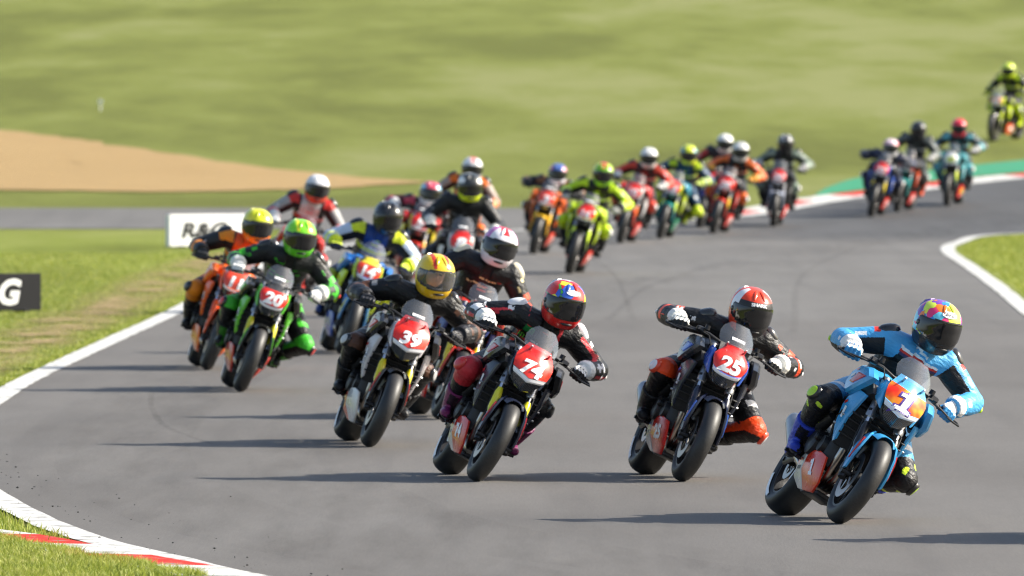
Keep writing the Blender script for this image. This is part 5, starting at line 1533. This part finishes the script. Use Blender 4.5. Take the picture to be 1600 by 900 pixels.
# ------------------------------------------------------------------ the field
ART1 = patchwork('graffiti_helmet', ['2f86d6', 'f0e64a', 'ee3a88', '6fd0ea', 'f07a22', 'e83a78', '7b3fa8', 'd8ec4a'], 17.0, 0.014, 0.9)
ART2 = patchwork('badge_helmet', ['cf2222', 'd82a20', 'e8dc30', '3a63c8', 'c92020', 'd83a2a', '4aa84a'], 13.0, 0.012, 1.3)
ART3 = patchwork('splash_helmet', ['e8e8ea', 'd8507a', 'f0f0f0', '8f5ab0', 'e8e8ea'], 13.0, 0.0, 2.1)
RACE = [
 dict(px=1303, py=818, lean=32.5, head=13, pose='lead', style='blue', num='1', plate='flame', top='55aee0', numcol='f2f0fa', bellynum=True, body='3d9fd8', body2='3d9fd8', accent='c92a22', fender='3d9fd8', guard='16161a', belly='e03a1c', lip='3d9fd8', rim=None,
      suit=('4a9fd4', '2740a8', 'd03024'), spare='3a2a52', spare2='c8e63a', helmet=(4, ART1, '6a3fa0', '18181a'), boots=('2840b4', '15151c'), gloves=('3c8fc8', 'e8e8e8', '4a9fd4'), puck=('17171a', 'b8e020'), esl='b8e020',
      hletters=[('O', 40, 0.042, 'f4f4f4', dict(oval_ax=2.1, off=0.004)), ('Arai', 40, 0.024, '14141a', dict(bold=0.01, shear=0.2, off=0.007))],
      label='pale blue motorcycle with flame-coloured plate numbered 1, leading the pack', rlabel='rider in pale blue leathers and graffiti-pattern helmet leading the pack'),
 dict(px=1060, py=752, lean=25, head=10, pose='knee', style='dark', seed=2, num='25', nose=1, top='d8201a', body='1c222c', body2='1b2436', accent='3f6fd0', fender='1a2036', guard='1a2036', sticker=True, lip='2a56b8', cheek='2a56b8',
      cap='2a2b2e', dark='101012', suit=('141518', '141518', 'f04a1a'), helmet=(2, 'e0401e', 'e8e8ea', 'e0401e'), boots=('16161a', '16161a'), gloves=('1c1c1e', 'ecebe4'), puck=('e8441c', 'e8e8e8'),
      hletters=[('SHARK', 29, 0.022, 'f0f0f0', dict(bold=0.05, off=0.004, width=1.15)), ], chest=[('D', 0.86, 0.10, 0.03, 'e8e8e8', 0.03, 0)],
      label='dark blue motorcycle with round red plate numbered 25, second in line', rlabel='rider in black and orange leathers with knee out, orange and white helmet'),
 dict(px=738, py=752, lean=29, head=8.5, pose='tuck', style='stripe', cap='e4e4e6', seed=3, num='74', top='d8201a', body='17191f', body2='1a2030', accent='c8242c', fender='1b2238', guard='e6dc28', lip='17191f',
      suit=('131315', '131315', 'c8303a'), white='e2e2e4', spare='1f7a3c', dark='141416', helmet=(4, ART2, 'c8c8cc', 'cf2420'), boots=('7a1f58', '2a1524'), gloves=('1c1c1e', 'ecece8'), puck=('d02a24', 'd02a24'), puckL=('17171a', '1f1f22'), esl='e0e0e0',
      hletters=[('O', 40, 0.04, 'f2f2f2', dict(oval_ax=2.0, off=0.004))], chest=[('MONSTER', 0.60, 0.03, 0.030, 'f0f0f0', 0.02, 0), ('|||', 0.67, -0.115, 0.055, '5fc22e', 0, 0)],
      label='black motorcycle with red plate numbered 74 and yellow fork guards', rlabel='rider in black leathers lettered across the chest, red and yellow helmet'),
 dict(px=572, py=698, lean=23, head=7.5, pose='tuck', style='dark', seed=4, num='39', nose=0, top='d8201a', body='1a1a1c', body2='c9c2c4', accent='d03a2a', fender='1b1b1d', guard='e6d21e', belly='d8d4d0', belly2='e0563a', bellynum=False, sticker=True, bar='e6e6ea',
      dark='101012', suit=('141416', '141416', '5a3a2a'), white='8a8a8c', helmet=(0, 'e8c21a', 'e8b81a', 'd03a22'), clear=True, boots=('17171a', '17171a'), gloves=('18181a', '26262a'), puck=('17171a', 'b8b8b8'),
      label='black, white and red motorcycle with plate numbered 39', rlabel='rider in yellow helmet with clear visor and plain black gloves'),
 dict(px=682, py=655, lean=23, head=8, pose='up', style='dark', cap='d8d0b8', seed=5, num='7', nose=1, top='d8201a', body='b82a1e', body2='2a3a7a', accent='e8d020', fender='c8301e', guard='e0c81e', sticker=True,
      suit=('17171a', '17171a', 'd8502a'), white='d8c890', helmet=(3, 'e4e2e8', 'c870b0', 'd02028'), gloves=('17171a', '2a2a2a'),
      label='red motorcycle half hidden behind the plate numbered 74', rlabel='rider in white and pink helmet with red crest, black and cream leathers'),
 dict(px=530, py=553, lean=20, head=5.5, pose='tuckup', num='14', nose=1, plate='d83a1c', top='e6d63a', body='1f6fc0', body2='c8e020', accent='e6e030', fender='3a8fd0', guard='1f6fc0', belly='1f4fa8', bellynum=False,
      suit=('1f3f80', 'b9c8e0', 'd8e42a'), helmet=(0, '1c1c1e', '1c1c1e', '3a3a3c'), gloves=('1c2a4a', 'cfe02a'), puck=('17171a', 'd8e42a'), boots=('1f3f80', '17171a'),
      label='blue and lime motorcycle with a red and yellow plate', rlabel='rider in blue and lime leathers with a black helmet'),
 dict(px=320, py=578, lean=20, head=5, pose='tuckup', num='11', nose=1, plate='e04424', top='e04424', body='ee6a1a', body2='ee5a14', accent='ee6a1a', fender='f0581a', guard='f0581a', belly='ee6a1a', bellynum=False, goldfork=False,
      suit=('e8581c', '2a2c2e', 'e88a1c'), helmet=(1, 'dce01e', 'e8e03a', 'ee7a1c'), gloves=('2a2c2c', '1a1a1a'), puck=('17171a', '17171a'), boots=('1c1c1c', '1c1c1c'),
      label='orange motorcycle with orange mudguard nearest the white line', rlabel='rider in yellow helmet and orange and black leathers beside the white board'),
 dict(px=372, py=612, lean=21, head=4.5, pose='kneeup', style='dark', seed=6, num='20', nose=1, body='1b1d1b', body2='5fc02a', accent='6fd02e', fender='1a1c1a', guard='d8d020', belly='c8301e', belly2='d0d0d0', bellynum=False, sticker=True, top='3a3a3c',
      white='46b82e', suit=('1b1d1b', '3fae2c', '3fae2c'), helmet=(0, '7fd81e', '5fc024', 'e8e82a'), gloves=('e6e6e2', 'd8d8d4'), puck=('17171a', 'd8281c'), boots=('1b1d1b', '3f8a2c'),
      label='black and green motorcycle with red plate and yellow fork guards', rlabel='rider in green helmet, green and black leathers and white gloves'),
 dict(px=440, py=490, lean=16, head=3, pose='up', num='9', nose=1, body='c82a1e', body2='d8d8d8', fender='c82a1e', suit=('c9c9c8', '9a9a9a', 'c8302a'), helmet=(1, 'e2e2e4', 'd8d8da', 'd04a30'), gloves=('d0d0cc', 'e0e0e0'), style='g',
      label='red motorcycle hidden behind the green rider', rlabel='rider in white and red helmet, white and black leathers, behind the green one'),
 dict(px=702, py=497, lean=9, head=2, pose='up', style='dark', num='8', nose=1, body='1d1d20', body2='d0d0d0', fender='1d1d20', suit=('1a1a1c', '1a1a1c', '3a3a3c'), white='8a8a8c', helmet=(1, '3a3c3a', 'e6e6e2', 'cfe01e'), gloves=('1a1a1c', 'd8d8d4'), sticker=True,
      label='black motorcycle with red plate and white disc, in the middle of the pack', rlabel='rider in plain black leathers and black, white and yellow helmet'),
 dict(px=630, py=450, lean=15, head=1, pose='low', num='5', nose=1, body='c4281e', body2='d8c82a', fender='c4281e', guard='d8a82a', suit=('5a1f24', '5a2a30', 'c8485a'), helmet=(1, 'd8546a', '8fbcd8', 'd8e0e8'), gloves=('2a1a1c', 'd8d8d8'), sticker=True,
      label='red motorcycle ridden by the crouched rider in pink and pale blue helmet', rlabel='crouched rider in pink and pale blue helmet and dark red leathers'),
 dict(px=698, py=432, lean=12, head=-1, pose='up', num='6', nose=1, body='e0701e', body2='1d1d20', fender='e0701e', suit=('6a6a6c', '9a8a80', 'e0701e'), helmet=(3, 'e0e0e2', 'e6e6e6', 'd83a22'), gloves=('ee7a24', 'f0a050'),
      label='orange motorcycle hidden behind the plain black rider', rlabel='rider in white and red helmet with orange gloves, behind the plain black rider'),
 dict(px=832, py=397, lean=14, head=-6, pose='low', num='3', nose=1, plate='e0402a', top='e0402a', body='ea6a18', body2='ea6a18', fender='e0b41e', guard='e8b81e', belly='c83a1e', sticker=True,
      suit=('1c1c1e', '1c1c1e', '8a5a3a'), helmet=(1, '4a6ab0', 'd87a98', 'e0e0e8'), gloves=('1a1a1c', '1a1a1c'),
      label='orange motorcycle with gold fork guards ahead of the lime one', rlabel='crouched rider in black leathers with blue and pink helmet'),
 dict(px=888, py=428, lean=16, head=-5, pose='tuckup', num='16', nose=1, body='c4e01e', body2='c4e01e', fender='1d241a', guard='d0ec1e', belly='c8301e', sticker=True,
      suit=('1b1e1a', 'b8d81e', 'c4e01e'), helmet=(3, '7fb81e', 'c8e02a', 'e02a30'), gloves=('d8d8d0', '1a1a1a'), puck=('c4e01e', 'e0e0e0'),
      label='lime motorcycle with lime fork guards at the head of the rear group', rlabel='rider in red and lime helmet with lime sleeves'),
 dict(px=968, py=380, lean=15, head=-7, pose='tuckup', num='10', nose=1, body='d0302a', body2='e0e0e0', fender='d8442a', guard='e0701e', suit=('3a2a2c', 'c83a2a', 'c8402a'), helmet=(0, 'e6e6e2', 'dcdcd8', 'd0d0d0'), gloves=('1c1c1e', 'd8d8d4'), puck=('c83a2a', 'e0e0e0'),
      label='red and white motorcycle beside the lime one', rlabel='rider in white helmet with red sleeves, next to the lime rider'),
 dict(px=1030, py=373, lean=15, head=-6, pose='kneeup', num='18', nose=1, body='2a8fa8', body2='c8dc2a', fender='1f8f8a', guard='c8dc2a', belly='1f8f6a', suit=('1f3f5a', '2a4a6a', 'c8dc2a'), helmet=(1, 'd8e02a', '3f8f9a', 'd8e02a'), gloves=('1c2a3a', 'c8d86a'), puck=('d8ea1e', 'd8ea1e'), boots=('c8dc2a', '1f3f5a'),
      label='teal and lime motorcycle in the rear group', rlabel='rider in yellow and teal helmet with bright yellow knee slider'),
 dict(px=1092, py=356, lean=14, head=-7, pose='up', num='22', nose=1, body='b0242a', body2='2a3a8a', fender='27348a', suit=('2a2a30', 'a8302c', '2a2a2e'), helmet=(0, 'ecece8', 'e0e0dc', 'c8c8c8'), gloves=('1c1c1e', '2a2a2a'),
      label='dark red motorcycle with blue mudguard in the rear group', rlabel='rider in plain white helmet and dark leathers with red arms'),
 dict(px=1113, py=365, lean=15, head=-8, pose='tuckup', num='28', nose=1, body='1d1d20', body2='d83a2a', fender='c8301e', guard='e8c01e', suit=('2a2a2a', 'e06a2a', 'e06a2a'), helmet=(3, 'e2e2de', 'd0d0d0', 'b8b8b8'), gloves=('1c1c1e', 'e0a03a'), puck=('1c1c1e', 'e6e6e6'), sticker=True,
      label='black motorcycle with gold and red fork guards in the rear group', rlabel='rider in white helmet with orange sleeves in the rear group'),
 dict(px=1208, py=354, lean=6, head=-4, pose='tuckup', num='30', nose=1, plate='d83a3a', body='1e1f22', body2='1e1f22', fender='a8b0c0', guard='8a90a0', suit=('26282a', '6a786a', '8a9a8a'), helmet=(0, '222426', '222426', 'e0e0e0'), gloves=('1c1c1e', 'a8a8a8'), rim=None,
      label='black motorcycle with silver mudguard riding alone by the kerb', rlabel='rider in dark helmet and dark leathers riding alone by the kerb'),
 dict(px=1360, py=339, lean=13, head=-8, pose='low', num='33', nose=1, body='1d1f26', body2='2a56b8', fender='2a2c34', guard='d8c01e', suit=('22283a', '22283a', '3a3f5a'), helmet=(1, 'e8d0d8', 'e88a90', 'e0e0e0'), gloves=('1c2230', '1c2230'),
      label='black and blue motorcycle coming down beyond the inner grass', rlabel='rider in pale pink helmet and navy leathers'),
 dict(px=1401, py=331, lean=11, head=-10, pose='up', num='35', nose=1, body='26282c', body2='d8562a', fender='1f8f8a', suit=('2a2e2c', '5a605c', '6a706c'), helmet=(0, '26282a', '2a2c2e', '3a3c3e'), gloves=('3a3e3c', 'b8b8b4'), boots=('d8562a', '1f1f1f'),
      label='dark motorcycle with teal mudguard tucked behind the pink-helmeted rider', rlabel='rider in black helmet behind the pink-helmeted rider'),
 dict(px=1480, py=322, lean=4, head=-10, pose='tuckup', num='40', nose=1, plate='e8e8e0', numcol='c8d82a', top='e8e8e0', body='3a8f98', body2='6ab8c0', fender='2a2c2e', guard='dcec1e', suit=('2a3234', '4a5a5c', '6ab8c0'), helmet=(0, 'e02c44', 'd8283a', 'd02030'), gloves=('1c1c1e', 'c8c8c4'),
      label='teal motorcycle with lime fork guards near the green run-off', rlabel='rider in all red helmet near the green run-off'),
 dict(px=1552, py=221, lean=4, head=-22, pose='up', num='44', nose=1, plate='e8905a', top='c8c8c0', body='1f221c', body2='c8dc1e', accent='c8dc1e', fender='1d1f1a', guard='dcec1e', belly='d8562a', suit=('1a1c1a', '1e201c', 'c8dc1e'), helmet=(0, 'cfe02a', 'c8dc1e', 'b8cc1e'), gloves=('c8dc1e', '1c1c1e'), boots=('c8dc1e', '1c1c1c'),
      label='black and lime motorcycle up on the grass bank', rlabel='rider in lime helmet up on the grass bank, last of the field'),
 dict(px=1785, py=850, lean=29, head=14, pose='lead', style='dark', num='2', nose=1, body='b82a1e', suit=('1c1c1e', '1c1c1e', 'c83a2a'), helmet=(0, 'e0e0e0', 'd0d0d0', 'c83a2a'),
      label='red motorcycle just beyond the right edge, only its shadow in view', rlabel='rider just beyond the right edge, only the shadow in view'),
]
for c in RACE:
    if c.get('rim', 0) is None: c.pop('rim')
    q = ground(c['px'], c['py'])
    ln = c['lean']
    lift = 0.072 * (1 - math.cos(R(ln))) - 0.002
    slope = math.atan(float(zt(q.y + 0.7) - zt(q.y)) / 0.7)
    mtx = Matrix.Translation((q.x, q.y, q.z + lift)) @ Matrix.Rotation(R(c['head']), 4, 'Z') @ Matrix.Rotation(slope, 4, 'X') @ Matrix.Rotation(R(ln), 4, 'Y')
    build_bike(c, mtx)
    build_rider(c, mtx, ln)
